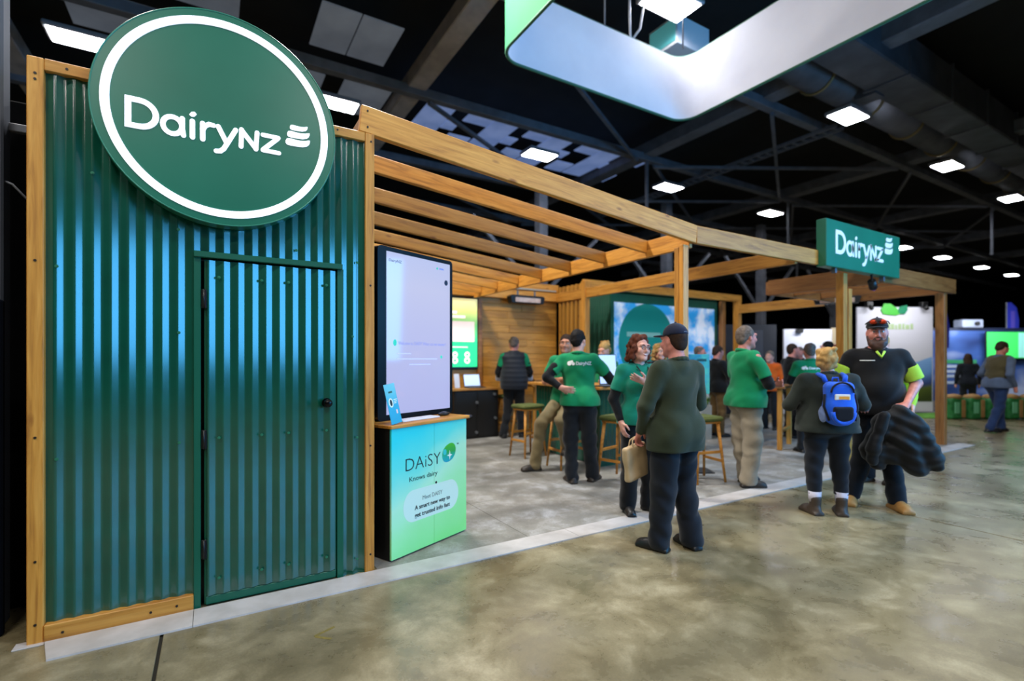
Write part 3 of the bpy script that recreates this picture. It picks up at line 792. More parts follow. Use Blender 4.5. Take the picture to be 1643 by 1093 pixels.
# side table by the wall
st = empty('side_table', 'light wooden table by the board wall behind the man in the vest', 'table', (6.42, 4.6, 0))
MB().box((-0.55, -0.3, 0.93), (0.6, 0.3, 0.97), 0.006).build('table_top', WOOD, st)
for sx in (-0.48, 0.52):
    for sy in (-0.24, 0.24): beam('leg', (sx, sy, 0.007), (sx * 0.96, sy, 0.93), 0.05, 0.05, WOOD, st)
beam('apron', (-0.48, -0.26, 0.88), (0.52, -0.26, 0.88), 0.02, 0.09, WOOD, st)
tb = empty('tablet_box', 'small wooden box lying on the light side table', 'box', (6.08, 4.46, 0.971))
MB().box((-0.13, -0.1, 0), (0.13, 0.1, 0.10), 0.006).build('body', WOOD, tb); MB().box((-0.10, -0.103, 0.02), (0.10, -0.098, 0.08), 0.002).build('front_panel', WOOD2, tb)

# ------------------------------------------------------------------ bar and stools
bar = empty('bar_counter', 'dark green corrugated bar with a wooden top inside the stand', 'counter', (5.24, 1.70, 0))
box('core', (0.02, 0.02, 0.0), (0.62, 1.53, 1.04), BLACK, bar, 0)
def barsheet(axis, x0, x1, y):
    return corrugated('corrugated_sheet', x0, x1, 0.02, 1.035, y, bar, axis=axis)
barsheet('y', 0.0, 1.55, 0.008); barsheet('x', 0.0, 0.64, 0.012)
MB().box((-0.10, -0.10, 1.04), (0.72, 1.62, 1.08), 0.006).build('bar_top', WOOD, bar)
box('kick_rail', (-0.01, -0.005, 0.0), (0.64, 0.01, 0.08), GFLAT, bar, 0.002)
laptop('monitor', 'upright screen seen slantwise on the bar beside the blonde head', (5.48, 1.80, 1.08), R_(-6), 0.30, 0.42, 6)
tag(MB().box((-0.12, -0.08, 0), (0.12, 0.08, 0.015), 0.002).build('clipboard', plain('dark_board', '151515', 0.5), None, loc=(5.30, 1.68, 1.0805), rot=(0, 0, 0.3)), 'dark clipboard at the front corner of the green bar', 'clipboard')

SEATC = mottled('olive_seat_fabric', '5f6a34', '525c2c', 12, 0.85)
def stool(loc, rz, label, proto=[None]):
    if proto[0] is not None: return dup_tree(proto[0], loc, rz, label)
    t = empty('bar_stool', label, 'stool', loc, rz, group='bar stools around the green bar')
    MB().box((-0.20, -0.17, 0.715), (0.20, 0.17, 0.775), 0.022).build('seat', SEATC, t)
    MB().box((-0.17, -0.14, 0.69), (0.17, 0.14, 0.716), 0.004).build('seat_board', WOOD, t)
    for sx in (-1, 1):
        for sy in (-1, 1):
            MB().cyl((sx * 0.205, sy * 0.175, 0.007), (sx * 0.145, sy * 0.115, 0.70), 0.014, 0.021, 10).build('leg', WOOD, t)
    for sx in (-1, 1): beam('stretcher', (sx * 0.185, -0.155, 0.25), (sx * 0.185, 0.155, 0.25), 0.022, 0.032, WOOD, t)
    for sy in (-1, 1): beam('stretcher', (-0.175, sy * 0.145, 0.36), (0.175, sy * 0.145, 0.36), 0.022, 0.032, WOOD, t)
    proto[0] = t; return t
stool((4.83, 2.85, 0), R_(8), 'empty bar stool with olive seat left of the seated man')
stool((4.86, 1.93, 0), R_(-4), 'bar stool under the seated man in khaki trousers')
stool((4.99, 1.06, 0), R_(14), 'bar stool with olive seat behind the woman with glasses')
stool((5.78, 0.52, 0), R_(-10), 'bar stool mostly hidden behind the man in the olive jacket')
stool((5.64, 4.76, 0), R_(20), 'wooden stool behind the legs of the man in the vest')
stool((6.05, 3.9, 0), R_(-25), 'wooden stool right of the man in the vest')

# ------------------------------------------------------------------ green container with its big printed poster
ct = empty('green_container', 'dark green corrugated container with a large printed poster at the back of the stand', 'container', (7.78, 4.30, 0))
box('core', (0.03, 0.03, 0.006), (3.33, 0.98, 2.80), BLACK, ct, 0)
CG = mottled('container_green', '0a4f3a', '0d5840', 3, 0.5)
box('front_frame', (0.0, 0.0, 2.63), (3.36, 0.05, 2.84), CG, ct, 0.004); box('front_frame', (0.0, 0.0, 0.006), (0.09, 0.05, 2.63), CG, ct, 0.004)
box('front_frame', (3.27, 0.0, 0.006), (3.36, 0.05, 2.63), CG, ct, 0.004); box('roof', (0, 0, 2.80), (3.36, 1.0, 2.85), CG, ct, 0.004)
c_ = corrugated('corrugated_side', 0.05, 1.0, 0.006, 2.80, 0.01, ct, CG, amp=0.014, axis='y')
POST = NT('poster_sky'); _mp = POST.coords((1, 1, 1)); _n = POST.noise(_mp, 1.3, 6, 0.6)
_tc = POST.add('ShaderNodeTexCoord'); _sp = POST.add('ShaderNodeSeparateXYZ'); POST.link(_tc, 'Generated', _sp, 'Vector')
_r1 = POST.ramp(_n, 'Fac', [(0.46, lin('2f9fe0')), (0.60, lin('eef2fa'))])
_r2 = POST.ramp(_sp, 'Z', [(0.30, lin('dfe6f2')), (0.45, lin('ffffff'))])
_m = POST.mix(1.0, (_r1, 'Color'), (_r2, 'Color'), 'MULTIPLY')
_r3 = POST.ramp(_sp, 'Z', [(0.24, (1, 1, 1, 1)), (0.32, (0, 0, 0, 1))])
_n2 = POST.noise(_mp, 9, 5); _r4 = POST.ramp(_n2, 'Fac', [(0.35, lin('4a5a4a')), (0.65, lin('c8d0da'))])
_m2 = POST.mix((_r3, 'Color'), (_m, 2), (_r4, 'Color')); POST.t.links.new(_m2.outputs[2], POST.b.inputs['Base Color'])
POST.t.links.new(_m2.outputs[2], POST.b.inputs['Emission Color']); POST.b.inputs['Emission Strength'].default_value = 0.30
po = MB().box((0.09, 0.012, 0.30), (3.27, 0.03, 2.63), 0.0).build('poster', POST.m, ct)
CIRC = plain('poster_teal', '0a7a72', 0.5, emit='0a7a72', es=0.25)
V, F = [], []
for k in range(64):
    a = 2 * math.pi * k / 64; V.append((1.05 + 0.83 * math.cos(a), 0.010, 1.80 + 0.83 * math.sin(a)))
V2 = [(v[0], 0.0115, v[2]) for v in V]
o = mesh_obj('teal_circle', V + V2, [list(range(64)), list(range(64, 128))[::-1]] + [(k, (k + 1) % 64, 64 + (k + 1) % 64, 64 + k) for k in range(64)], CIRC, ct)
MB().box((0.45, 0.006, 1.92), (1.45, 0.0098, 2.02), 0.0).build('printed_line', plain('poster_pale_line', '8fc4b4', 0.5), ct)

# ------------------------------------------------------------------ touch-screen kiosk and printed counter, turned 23.8 degrees
AK = R_(23.8)
kc = empty('printed_counter', 'white-text teal to green printed counter with a wooden top beside the shed', 'counter', (1.879, 0.041, 0.007), AK)
kc['label'] = 'teal and green printed counter with a wooden top beside the shed'
PRN = NT('counter_print'); _tc = PRN.add('ShaderNodeTexCoord'); _sp = PRN.add('ShaderNodeSeparateXYZ'); PRN.link(_tc, 'Object', _sp, 'Vector')
_ma = PRN.add('ShaderNodeMath'); _ma.operation = 'MULTIPLY_ADD'; PRN.link(_sp, 'X', _ma, 0); _ma.inputs[1].default_value = -0.42; PRN.link(_sp, 'Z', _ma, 2)
_mp = PRN.coords(); _n = PRN.noise(_mp, 2.2, 2)
_ma2 = PRN.add('ShaderNodeMath'); _ma2.operation = 'MULTIPLY_ADD'; PRN.link(_n, 'Fac', _ma2, 0); _ma2.inputs[1].default_value = 0.35; PRN.link(_ma, 'Value', _ma2, 2)
_r = PRN.ramp(_ma2, 'Value', [(0.0, lin('8cf08c')), (0.30, lin('a2f2ae')), (0.52, lin('b8f4d0')), (0.75, lin('62e6dc')), (1.0, lin('2fdce2'))])
PRN.link(_r, 'Color', PRN.b, 'Base Color'); PRN.b.inputs['Roughness'].default_value = 0.35; PRN = PRN.m
MB().box((0.004, 0.02, 0.0), (0.808, 0.47, 0.945), 0.003).build('carcass', plain('matt_black', '060607', 0.6), kc)
for x0, x1 in ((0.0, 0.428), (0.430, 0.812)):
    d = MB().box((x0, 0.0, 0.012), (x1, 0.018, 0.945), 0.0015).build('door', PRN, kc)
MB().box((-0.012, -0.015, 0.945), (0.84, 0.49, 0.968), 0.004).build('counter_top', WOOD, kc)
INK = plain('dark_print', '14211c', 0.5); INK2 = plain('green_ink', '2c5a4c', 0.5); INK3 = plain('grey_ink', '7d8f86', 0.5)
RX = Matrix.Rotation(R_(90), 4, 'X')
def on_counter(x, z, y=-0.0012): return Matrix.Translation((x, y, z)) @ RX
text_obj('heading', 'DAiSY', 0.135, INK, on_counter(0.133, 0.620), kc, 0.0008, 0.365, bold=-0.0022)
text_obj('subheading', 'Knows dairy', 0.05, INK2, on_counter(0.169, 0.538), kc, 0.0008, 0.295)
pill = []
for cx_, a0 in ((0.61, -90), (0.21, 90)): pill += [(cx_ + 0.105 * math.cos(R_(a0 + 10 * k)) * 0.95, 0.352 + 0.118 * math.sin(R_(a0 + 10 * k))) for k in range(19)]
MB().prism(pill, -0.0008, 0.0).build('pale_panel', plain('pale_print_panel', 'd4f0e2', 0.45), kc)
text_obj('text_line', 'Meet DAISY', 0.045, INK3, on_counter(0.304, 0.378, -0.0018), kc, 0.0006, 0.215)
text_obj('text_line', 'A smart new way to', 0.045, INK, on_counter(0.222, 0.318, -0.0018), kc, 0.0006, 0.385, bold=0.0008)
text_obj('text_line', 'get trusted info fast', 0.045, INK, on_counter(0.222, 0.262, -0.0018), kc, 0.0006, 0.385, bold=0.0008)
ov = []
for k in range(40):
    a = 2 * math.pi * k / 40; r = 1 + 0.13 * math.cos(2 * a - 0.5)
    x = 0.070 * r * math.cos(a); z = 0.082 * r * math.sin(a); ov.append((0.598 + x + 0.12 * z, 0.690 + z))
OVL = NT('oval_print'); _tc = OVL.add('ShaderNodeTexCoord'); _sp = OVL.add('ShaderNodeSeparateXYZ'); OVL.link(_tc, 'Generated', _sp, 'Vector')
_r = OVL.ramp(_sp, 'Z', [(0.0, lin('12a4c4')), (0.3, lin('16b0a0')), (0.55, lin('2aa84a')), (1.0, lin('4cc028'))]); OVL.link(_r, 'Color', OVL.b, 'Base Color'); OVL.b.inputs['Roughness'].default_value = 0.4
MB().prism(ov, -0.0010, 0.0).build('oval_mark', OVL.m, kc)
star = []
for k in range(8):
    a = math.pi / 2 + k * math.pi / 4; r = 0.040 if k % 2 == 0 else 0.011; star.append((0.605 + r * 0.8 * math.cos(a), 0.668 + r * math.sin(a)))
MB().prism(star, -0.0022, -0.0010).build('star_mark', plain('white_ink', 'eaf6f0', 0.5), kc)
MB().prism([(0.548 + 0.020 * math.cos(k * 0.5236), 0.700 + 0.024 * math.sin(k * 0.5236)) for k in range(12)], -0.0016, -0.0010).build('drop_mark', plain('cyan_ink', '35c8c8', 0.5), kc)
text_obj('trade_mark', 'TM', 0.018, INK2, on_counter(0.690, 0.742), kc, 0.0006)
MB().cyl((0.449, 0.001, 0.480), (0.449, -0.004, 0.480), 0.009, seg=14).build('keyhole', BLACK, kc)

kk = empty('touch_screen', 'tall black portrait touch screen with pale lilac page on the printed counter', 'screen', (1.879 - 0.25 * math.sin(AK), 0.041 + 0.25 * math.cos(AK), 0.976), AK)
SCRN = NT('lilac_page'); _tc = SCRN.add('ShaderNodeTexCoord'); _sp = SCRN.add('ShaderNodeSeparateXYZ'); SCRN.link(_tc, 'Generated', _sp, 'Vector')
_r = SCRN.ramp(_sp, 'Z', [(0.0, lin('b9c0f4')), (0.5, lin('c3caf8')), (0.8, lin('cbd2f8')), (1.0, lin('c4d0fa'))])
SCRN.link(_r, 'Color', SCRN.b, 'Emission Color'); SCRN.b.inputs['Base Color'].default_value = (0.02, 0.02, 0.02, 1); SCRN.b.inputs['Emission Strength'].default_value = 0.9
SCRN.b.inputs['Roughness'].default_value = 0.06; SCRN = SCRN.m
def rrect(x0, x1, z0, z1, r, n=6):
    P = []
    for cx_, cz, a0 in ((x1 - r, z1 - r, 0), (x0 + r, z1 - r, 90), (x0 + r, z0 + r, 180), (x1 - r, z0 + r, 270)):
        P += [(cx_ + r * math.cos(R_(a0 + 90 * k / n)), cz + r * math.sin(R_(a0 + 90 * k / n))) for k in range(n + 1)]
    return P
GLOSSB = plain('gloss_black_bezel', '050507', 0.4, spec=0.2)
MB().prism(rrect(0.085, 0.915, 0.0, 1.335, 0.035), 0.0, 0.075).build('bezel', GLOSSB, kk)
MB().box((0.168, -0.0025, 0.045), (0.878, 0.0, 1.30), 0.0).build('page', SCRN, kk)
MB().box((0.2, 0.075, 0.15), (0.8, 0.11, 1.1), 0.01).build('back_box', plain('matt_black', '060607', 0.6), kk)
PRI = plain('page_print', '8d93cc', 0.5, emit='6a70b0', es=0.6); PRT = plain('page_teal', '2fb89a', 0.5, emit='2fb89a', es=0.7); PRK = plain('page_dark', '20203a', 0.5)
def on_screen(x, z): return Matrix.Translation((x, -0.0032, z)) @ RX
text_obj('page_line', 'Welcome to DAISY! What can we answer?', 0.04, PRI, on_screen(0.285, 0.585), kk, 0.0004, 0.54)
text_obj('page_logo', 'DairyNZ', 0.03, PRK, on_screen(0.19, 1.225), kk, 0.0004, 0.13)
for x0, x1, z in ((0.27, 0.42, 0.512), (0.27, 0.72, 0.47), (0.40, 0.64, 0.425)):
    MB().box((x0, -0.0032, z), (x1, -0.0025, z + 0.008), 0).build('page_rule', plain('page_faint', 'aeb2e2', 0.5, emit='aeb4ea', es=0.7), kk)
MB().prism([(0.247 + 0.018 * math.cos(k * 0.5236) + 0.004, 0.60 + 0.026 * math.sin(k * 0.5236)) for k in range(12)], -0.0034, -0.0025).build('page_mark', PRT, kk)
MB().prism([(0.83 + 0.022 * math.cos(k * 0.5236), 1.135 + 0.024 * math.sin(k * 0.5236)) for k in range(12)], -0.0034, -0.0025).build('page_badge', PRK, kk)
MB().prism([(0.77 + 0.012 * math.cos(k * 0.5236), 0.49 + 0.014 * math.sin(k * 0.5236)) for k in range(12)], -0.0034, -0.0025).build('page_button', PRT, kk)
MB().prism([(0.72 + 0.010 * math.cos(k * 0.5236), 1.245 + 0.010 * math.sin(k * 0.5236)) for k in range(12)], -0.0034, -0.0025).build('page_dot', PRT, kk)
MB().box((0.745, -0.0032, 1.24), (0.80, -0.0025, 1.252), 0).build('page_rule', PRI, kk)

# things lying on the printed counter
def oncount(x, y, z=0.976):
    return (1.879 + x * math.cos(AK) - y * math.sin(AK), 0.041 + x * math.sin(AK) + y * math.cos(AK), z)
fl_ = empty('flyer_card', 'blue leaning flyer card with a white oval picture on the printed counter', 'flyer', oncount(0.03, 0.03), AK)
_Mf = Matrix.Rotation(R_(-9), 4, 'X') @ Matrix.Rotation(R_(-8), 4, 'Y')
CARD = NT('flyer_print'); _tc = CARD.add('ShaderNodeTexCoord'); _sp = CARD.add('ShaderNodeSeparateXYZ'); CARD.link(_tc, 'Generated', _sp, 'Vector')
_r = CARD.ramp(_sp, 'Z', [(0.0, lin('2aa6cc')), (0.5, lin('3ab0d2')), (0.75, lin('6cc6d2')), (1.0, lin('7ccdd8'))]); CARD.link(_r, 'Color', CARD.b, 'Base Color'); CARD.b.inputs['Roughness'].default_value = 0.4
MB().box((0, 0, 0.0), (0.102, 0.002, 0.292), 0, _Mf).build('card', CARD.m, fl_)
WHI = plain('white_ink', 'eaf6f0', 0.5)
MB().prism([(0.036 + 0.021 * math.cos(k * 0.3142), 0.155 + 0.034 * math.sin(k * 0.3142)) for k in range(20)], -0.0008, 0.0, M=_Mf).build('oval_picture', WHI, fl_)
MB().prism([(0.036 + 0.011 * math.cos(k * 0.3142), 0.155 + 0.024 * math.sin(k * 0.3142)) for k in range(20)], -0.0014, -0.0008, M=_Mf).build('dark_figure', INK, fl_)
for z, x1 in ((0.170, 0.095), (0.157, 0.092), (0.145, 0.086)): MB().box((0.064, -0.0008, z), (x1, 0, z + 0.006), 0, _Mf).build('print_line', WHI, fl_)
MB().box((0.03, -0.0008, 0.225), (0.066, 0, 0.238), 0, _Mf).build('heading', INK2, fl_)
MB().box((0.068, -0.0008, 0.07), (0.082, 0, 0.10), 0, _Mf).build('print_mark', plain('pink_ink', 'f0d8d8', 0.5), fl_)
MB().box((0.03, 0.03, 0.0), (0.07, 0.034, 0.15), 0.0).build('strut', CARD.m, fl_)
tag(MB().box((-0.20, -0.055, 0), (0.20, 0.055, 0.012), 0.003).build('notepad', plain('white_paper', 'e8e8ee', 0.6), None, loc=oncount(0.38, 0.135), rot=(0, 0, AK)), 'white flat pad lying on the printed counter below the touch screen', 'notepad')
ms = empty('card_reader', 'small black device lying at the right end of the printed counter', 'device', oncount(0.70, 0.15), AK)  # a computer mouse with its cable
MB().sphere((0, 0, 0.014), (0.062, 0.038, 0.017), 18, 10).build('body', plain('black_plastic', '0c0c0e', 0.25), ms)
MB().tube([(0.05, 0.01, 0.006), (0.075, 0.03, 0.003), (0.09, 0.06, 0.003)], 0.003, 6).build('cable', plain('black_plastic', '0c0c0e', 0.25), ms)
MB().box((-0.02, -0.012, 0.028), (0.02, 0.012, 0.032), 0.001).build('key_panel', plain('grey_keys', '4a4c50', 0.4), ms)

# teal display board right of the man in the olive jacket
td = empty('display_board', 'teal picture board on a stand right of the man in the olive jacket', 'display board', (6.13, 0.86, 0.0), R_(-30))
MB().box((-0.02, 0.0, 0.007), (0.02, 0.03, 1.0), 0.003).build('pole', BLACK, td); MB().box((-0.18, -0.14, 0.007), (0.18, 0.16, 0.022), 0.004).build('base', BLACK, td)
TEALP = mottled('teal_board_print', '5fd0c0', '2a8fc8', 4, 0.45, lo=0.4, hi=0.62)
MB().box((-0.18, -0.012, 1.0), (0.16, 0.002, 1.51), 0.003).build('panel', TEALP, td)
MB().box((-0.02, -0.015, 1.42), (0.12, -0.012, 1.435), 0).box((0.0, -0.015, 1.44), (0.12, -0.012, 1.45), 0).build('printed_line', INK, td)

# high table and planter further along
ht = empty('high_table', 'dark orange wooden high table behind the man with folded arms', 'table', (8.75, 1.55, 0), R_(20))
MB().box((-0.45, -0.35, 0.98), (0.45, 0.35, 1.02), 0.005).build('table_top', WOOD2, ht)
for sx in (-0.36, 0.36):
    for sy in (-0.26, 0.26): beam('leg', (sx, sy, 0.007), (sx, sy, 0.98), 0.07, 0.07, WOOD, ht)
beam('foot_rail', (-0.36, -0.26, 0.3), (0.36, -0.26, 0.3), 0.04, 0.05, WOOD, ht); beam('foot_rail', (-0.36, 0.26, 0.3), (0.36, 0.26, 0.3), 0.04, 0.05, WOOD, ht)
def sanitiser(loc, label, col):
    t = empty('pump_bottle', label, 'bottle', loc)
    MB().cyl((0, 0, 0), (0, 0, 0.12), 0.032, seg=14).cyl((0, 0, 0.12), (0, 0, 0.15), 0.032, 0.012, seg=14).build('bottle_body', plain('bottle_' + col, col, 0.2), t)
    MB().cyl((0, 0, 0.15), (0, 0, 0.18), 0.012, seg=10).box((-0.03, -0.008, 0.178), (0.012, 0.008, 0.19), 0.002).build('pump', plain('white_paper', 'e8e8ee', 0.6), t)
sanitiser((8.62, 1.5, 1.02), 'yellow pump bottle on the orange high table', 'd8a020')
pl = empty('potted_plant', 'small green leafy plant in a pale box behind the man with folded arms', 'plant', (8.35, 2.6, 0))
MB().box((-0.16, -0.16, 0.007), (0.16, 0.16, 0.62), 0.01).build('planter', plain('pale_planter', 'b8b4a8', 0.6), pl)
LEAF = mottled('leaf_green', '3f6a30', '6f8a4c', 8, 0.6)
random.seed(11)
b = MB()
for k in range(46):
    a = random.uniform(0, 6.28); e = random.uniform(0.35, 1.35); L = random.uniform(0.14, 0.30)
    d = Vector((math.cos(a) * math.cos(e), math.sin(a) * math.cos(e), math.sin(e))); s = d.cross(Vector((0, 0, 1))).normalized() * 0.035
    p = Vector((random.uniform(-.1, .1), random.uniform(-.1, .1), 0.60)); up = d.cross(s).normalized() * 0.012
    q = [p, p + d * L * 0.5 + s + up, p + d * L, p + d * L * 0.5 - s + up]
    vs = [b.bm.verts.new(v) for v in q]; b.bm.faces.new(vs[:3]); b.bm.faces.new((vs[0], vs[2], vs[3]))
fo = b.build('foliage', LEAF, pl); fo['kind'] = 'stuff'

# ================================================================== PEOPLE
# Each body is ONE continuous surface grown from a blended distance field; clothing, hair, eyes and shoes are children.
def _v(a): return np.asarray(a, float)
class Field:
    """smooth union / difference of tapered capsules and ellipsoids"""
    def __init__(s): s.p = []; s.cuts = []; s.noise = None
    def cone(s, a, b, ra, rb, k=0.02, cut=None, op=1):
        a, b = _v(a), _v(b); m = max(ra, rb)
        s.p.append(('c', (a, b, ra, rb, cut), np.minimum(a, b) - m, np.maximum(a, b) + m, k, op)); return s
    def ell(s, c, r, k=0.03, R=None, op=1):
        c, r = _v(c), _v(r) if hasattr(r, '__len__') else np.array([r] * 3, float)
        e = np.array([max(r)] * 3) if R is not None else r
        s.p.append(('e', (c, r, R), c - e, c + e, k, op)); return s
    def box(s, c, h, rad, k=0.02, R=None, op=1):
        c, h = _v(c), _v(h); e = np.array([np.linalg.norm(h)] * 3) if R is not None else h
        s.p.append(('b', (c, h, rad, R), c - e, c + e, k, op)); return s
    def cut(s, n, d): s.cuts.append((_v(n) / np.linalg.norm(n), d)); return s     # keep n.p <= d
    def bounds(s):
        lo = np.min([p[2] for p in s.p if p[5] == 1], 0); hi = np.max([p[3] for p in s.p if p[5] == 1], 0); return lo, hi
    def __call__(s, P):
        d = np.full(len(P), 0.2)
        for typ, a, lo, hi, k, op in s.p:
            m = 0.06 + k
            idx = np.nonzero(np.all((P > lo - m) & (P < hi + m), axis=1))[0]
            if not len(idx): continue
            q = P[idx]
            if typ == 'c':
                A, B, ra, rb, cut = a; ba = B - A; L2 = ba @ ba
                t = np.clip(((q - A) @ ba) / L2, 0, 1); e = np.linalg.norm(q - A - t[:, None] * ba, axis=1) - (ra + (rb - ra) * t)
                if cut is not None: e = np.maximum(e, (q - (A + ba * cut)) @ (ba / math.sqrt(L2)))
            elif typ == 'e':
                c, r, R = a; w = q - c
                if R is not None: w = w @ R
                k0 = np.linalg.norm(w / r, axis=1); k1 = np.linalg.norm(w / (r * r), axis=1); e = k0 * (k0 - 1) / np.maximum(k1, 1e-9)
            else:
                c, h, rad, R = a; w = q - c
                if R is not None: w = w @ R
                g = np.abs(w) - (h - rad); e = np.linalg.norm(np.maximum(g, 0), axis=1) + np.minimum(g.max(1), 0) - rad
            o = d[idx]
            if op == 1:
                h_ = np.maximum(k - np.abs(o - e), 0) / k; d[idx] = np.minimum(o, e) - h_ * h_ * k * 0.25
            else:
                h_ = np.maximum(k - np.abs(-o - e), 0) / k; d[idx] = np.maximum(o, -e) + h_ * h_ * k * 0.25
        if s.noise is not None: d = d + s.noise(P)
        for n, dd in s.cuts: d = np.maximum(d, P @ n - dd)
        return d
def polygonise(f, h):
    """surface nets over a sparse grid of cell size h"""
    lo, hi = f.bounds(); lo = lo - 3 * h; C = 4
    n = np.ceil((hi + 3 * h - lo) / (h * C)).astype(int) + 1
    H = h * C
    g = [lo[i] + H * np.arange(n[i] + 1) for i in range(3)]
    P = np.stack(np.meshgrid(*g, indexing='ij'), -1).reshape(-1, 3)
    d = f(P).reshape(n + 1)
    near = np.abs(d) < H * 2.0
    # a coarse cell is live when any corner is near
    live = np.zeros(n, bool)
    for a in (0, 1):
        for b in (0, 1):
            for c in (0, 1): live |= near[a:a + n[0], b:b + n[1], c:c + n[2]]
    N = n * C + 1
    sgn = np.repeat(np.repeat(np.repeat(d[:n[0], :n[1], :n[2]], C, 0), C, 1), C, 2)
    D = np.full(N, 0.1); D[:-1, :-1, :-1] = np.where(sgn < 0, -0.1, 0.1)
    m = np.zeros(N, bool)
    L = np.repeat(np.repeat(np.repeat(live, C, 0), C, 1), C, 2)
    m[:-1, :-1, :-1] |= L; m[1:, 1:, 1:] |= L
    I = np.argwhere(m); D[m] = f(lo + I * h)
    neg = D < 0
    c8 = [(a, b, c) for a in (0, 1) for b in (0, 1) for c in (0, 1)]
    M = N - 1
    cnt = sum(neg[a:a + M[0], b:b + M[1], c:c + M[2]].astype(np.int8) for a, b, c in c8)
    act = (cnt > 0) & (cnt < 8); I = np.argwhere(act)
    vid = np.full(M, -1, np.int64); vid[act] = np.arange(len(I))
    acc = np.zeros((len(I), 3)); w = np.zeros(len(I))
    for i, p in enumerate(c8):
        for q in c8[i + 1:]:
            if sum(x != y for x, y in zip(p, q)) != 1: continue
            a = D[I[:, 0] + p[0], I[:, 1] + p[1], I[:, 2] + p[2]]; b = D[I[:, 0] + q[0], I[:, 1] + q[1], I[:, 2] + q[2]]
            x = (a < 0) != (b < 0); t = np.where(x, a / np.where(x, a - b, 1), 0)
            acc += np.where(x[:, None], np.array(p) + t[:, None] * (np.array(q) - np.array(p)), 0); w += x
    V = lo + h * (I + acc / w[:, None])
    F = []
    for ax in range(3):
        u, v = (ax + 1) % 3, (ax + 2) % 3
        A = [slice(0, N[0]), slice(0, N[1]), slice(0, N[2])]; B = list(A)
        A[ax] = slice(0, N[ax] - 1); B[ax] = slice(1, N[ax])
        e = neg[tuple(A)] != neg[tuple(B)]
        E = np.argwhere(e)
        E = E[(E[:, u] > 0) & (E[:, v] > 0) & (E[:, u] < M[u]) & (E[:, v] < M[v])]
        if not len(E): continue
        flip = neg[E[:, 0], E[:, 1], E[:, 2]]
        def at_(du, dv):
            X = E.copy(); X[:, u] -= du; X[:, v] -= dv; return vid[X[:, 0], X[:, 1], X[:, 2]]
        q = np.stack([at_(1, 1), at_(0, 1), at_(0, 0), at_(1, 0)], 1)
        q = np.where(flip[:, None], q, q[:, ::-1]); F.append(q[(q >= 0).all(1)])
    return V, np.concatenate(F)
def field_mesh(name, f, h, mat, parent=None, label=None, post=None):
    V, F = polygonise(f, h)
    if post is not None: V = post(V)
    me = bpy.data.meshes.new(name)
    me.vertices.add(len(V)); me.vertices.foreach_set('co', V.astype(np.float32).ravel())
    me.loops.add(F.size); me.loops.foreach_set('vertex_index', F.astype(np.int32).ravel())
    me.polygons.add(len(F)); me.polygons.foreach_set('loop_start', np.arange(0, F.size, 4, dtype=np.int32))
    me.polygons.foreach_set('use_smooth', np.ones(len(F), bool))
    me.update(calc_edges=True); me.validate()
    return from_mesh(name, me, mat, parent, False, label)

def unit(a): a = _v(a); return a / np.linalg.norm(a)
def folds(amp, seed, fz=46, fx=13):
    """soft cloth folds"""
    r = np.random.RandomState(seed); p = r.rand(6) * 6.28
    def f(P):
        x, y, z = P[:, 0], P[:, 1], P[:, 2]
        a = np.sin(fz * z + 5 * np.sin(7 * x + p[0]) + 3 * np.sin(9 * y + p[1]) + p[2])
        b = np.sin(fx * x + 11 * y + 8 * z + p[3] + 2 * np.sin(12 * z + p[4]))
        c = np.sin(22 * x - 17 * y + 31 * z + p[5])
        return amp * (0.55 * a * (0.5 + 0.5 * b) + 0.30 * b + 0.25 * c)
    return f
def hand(f, wrist, d, n, side, curl=0.35, k=0.007, spread=0.10, thumb=0.7):
    """palm, four unequal fingers bent at three joints, thumb from the side of the palm; side +1 = person's left"""
    w = _v(wrist); d = unit(d); n = _v(n); n = unit(n - d * (n @ d)); t = np.cross(d, n) * (-side)     # towards the thumb
    f.cone(w, w + d * 0.03, 0.026, 0.026, 0.02)
    for o in (-0.026, -0.009, 0.009, 0.026): f.cone(w + d * 0.02 + t * o * 0.6, w + d * 0.088 + t * o, 0.0155, 0.0125, 0.016)
    for o, L in ((0.029, 0.074), (0.010, 0.084), (-0.010, 0.078), (-0.028, 0.060)):
        p = w + d * 0.088 + t * o; a = curl * 0.6; dd = unit(d + t * o / 0.029 * spread)
        for seg, (fr, r0, r1) in enumerate(((0.45, 0.0096, 0.0086), (0.32, 0.0086, 0.0078), (0.23, 0.0078, 0.0064))):
            q = p + (dd * math.cos(a) + n * math.sin(a)) * L * fr * 1.08
            f.cone(p, q, r0, r1, k); p = q; a += curl
    p = w + d * 0.025 + t * 0.022; q = p + unit(t * thumb + d * 0.55 + n * 0.35) * 0.042
    r = q + unit(t * thumb * 0.45 + d * 0.9 + n * 0.3) * 0.032; e = r + unit(t * 0.1 + d + n * 0.3) * 0.024
    f.cone(p, q, 0.0155, 0.0115, 0.012).cone(q, r, 0.0115, 0.0098, k).cone(r, e, 0.0098, 0.0078, k)
def rot_head(yaw, pitch, roll=0.0):
    return np.array(Matrix.Rotation(R_(yaw), 3, 'Z') @ Matrix.Rotation(R_(pitch), 3, 'X') @ Matrix.Rotation(R_(roll), 3, 'Y'))
SKINS = {}
def skin(kind):
    c = {'fair': ('e2ab96', 'cf9180'), 'pink': ('d98f80', 'c27868'), 'tan': ('c98e72', 'b2775c')}[kind]
    return mottled('skin_' + kind, c[1], c[0], 14, 0.5, spec=0.4)
EYE_W = plain('eye_white', 'e9e4df', 0.25); EYE_D = plain('eye_iris', '2a2320', 0.2)
LIP = plain('lips', 'b86a66', 0.45)

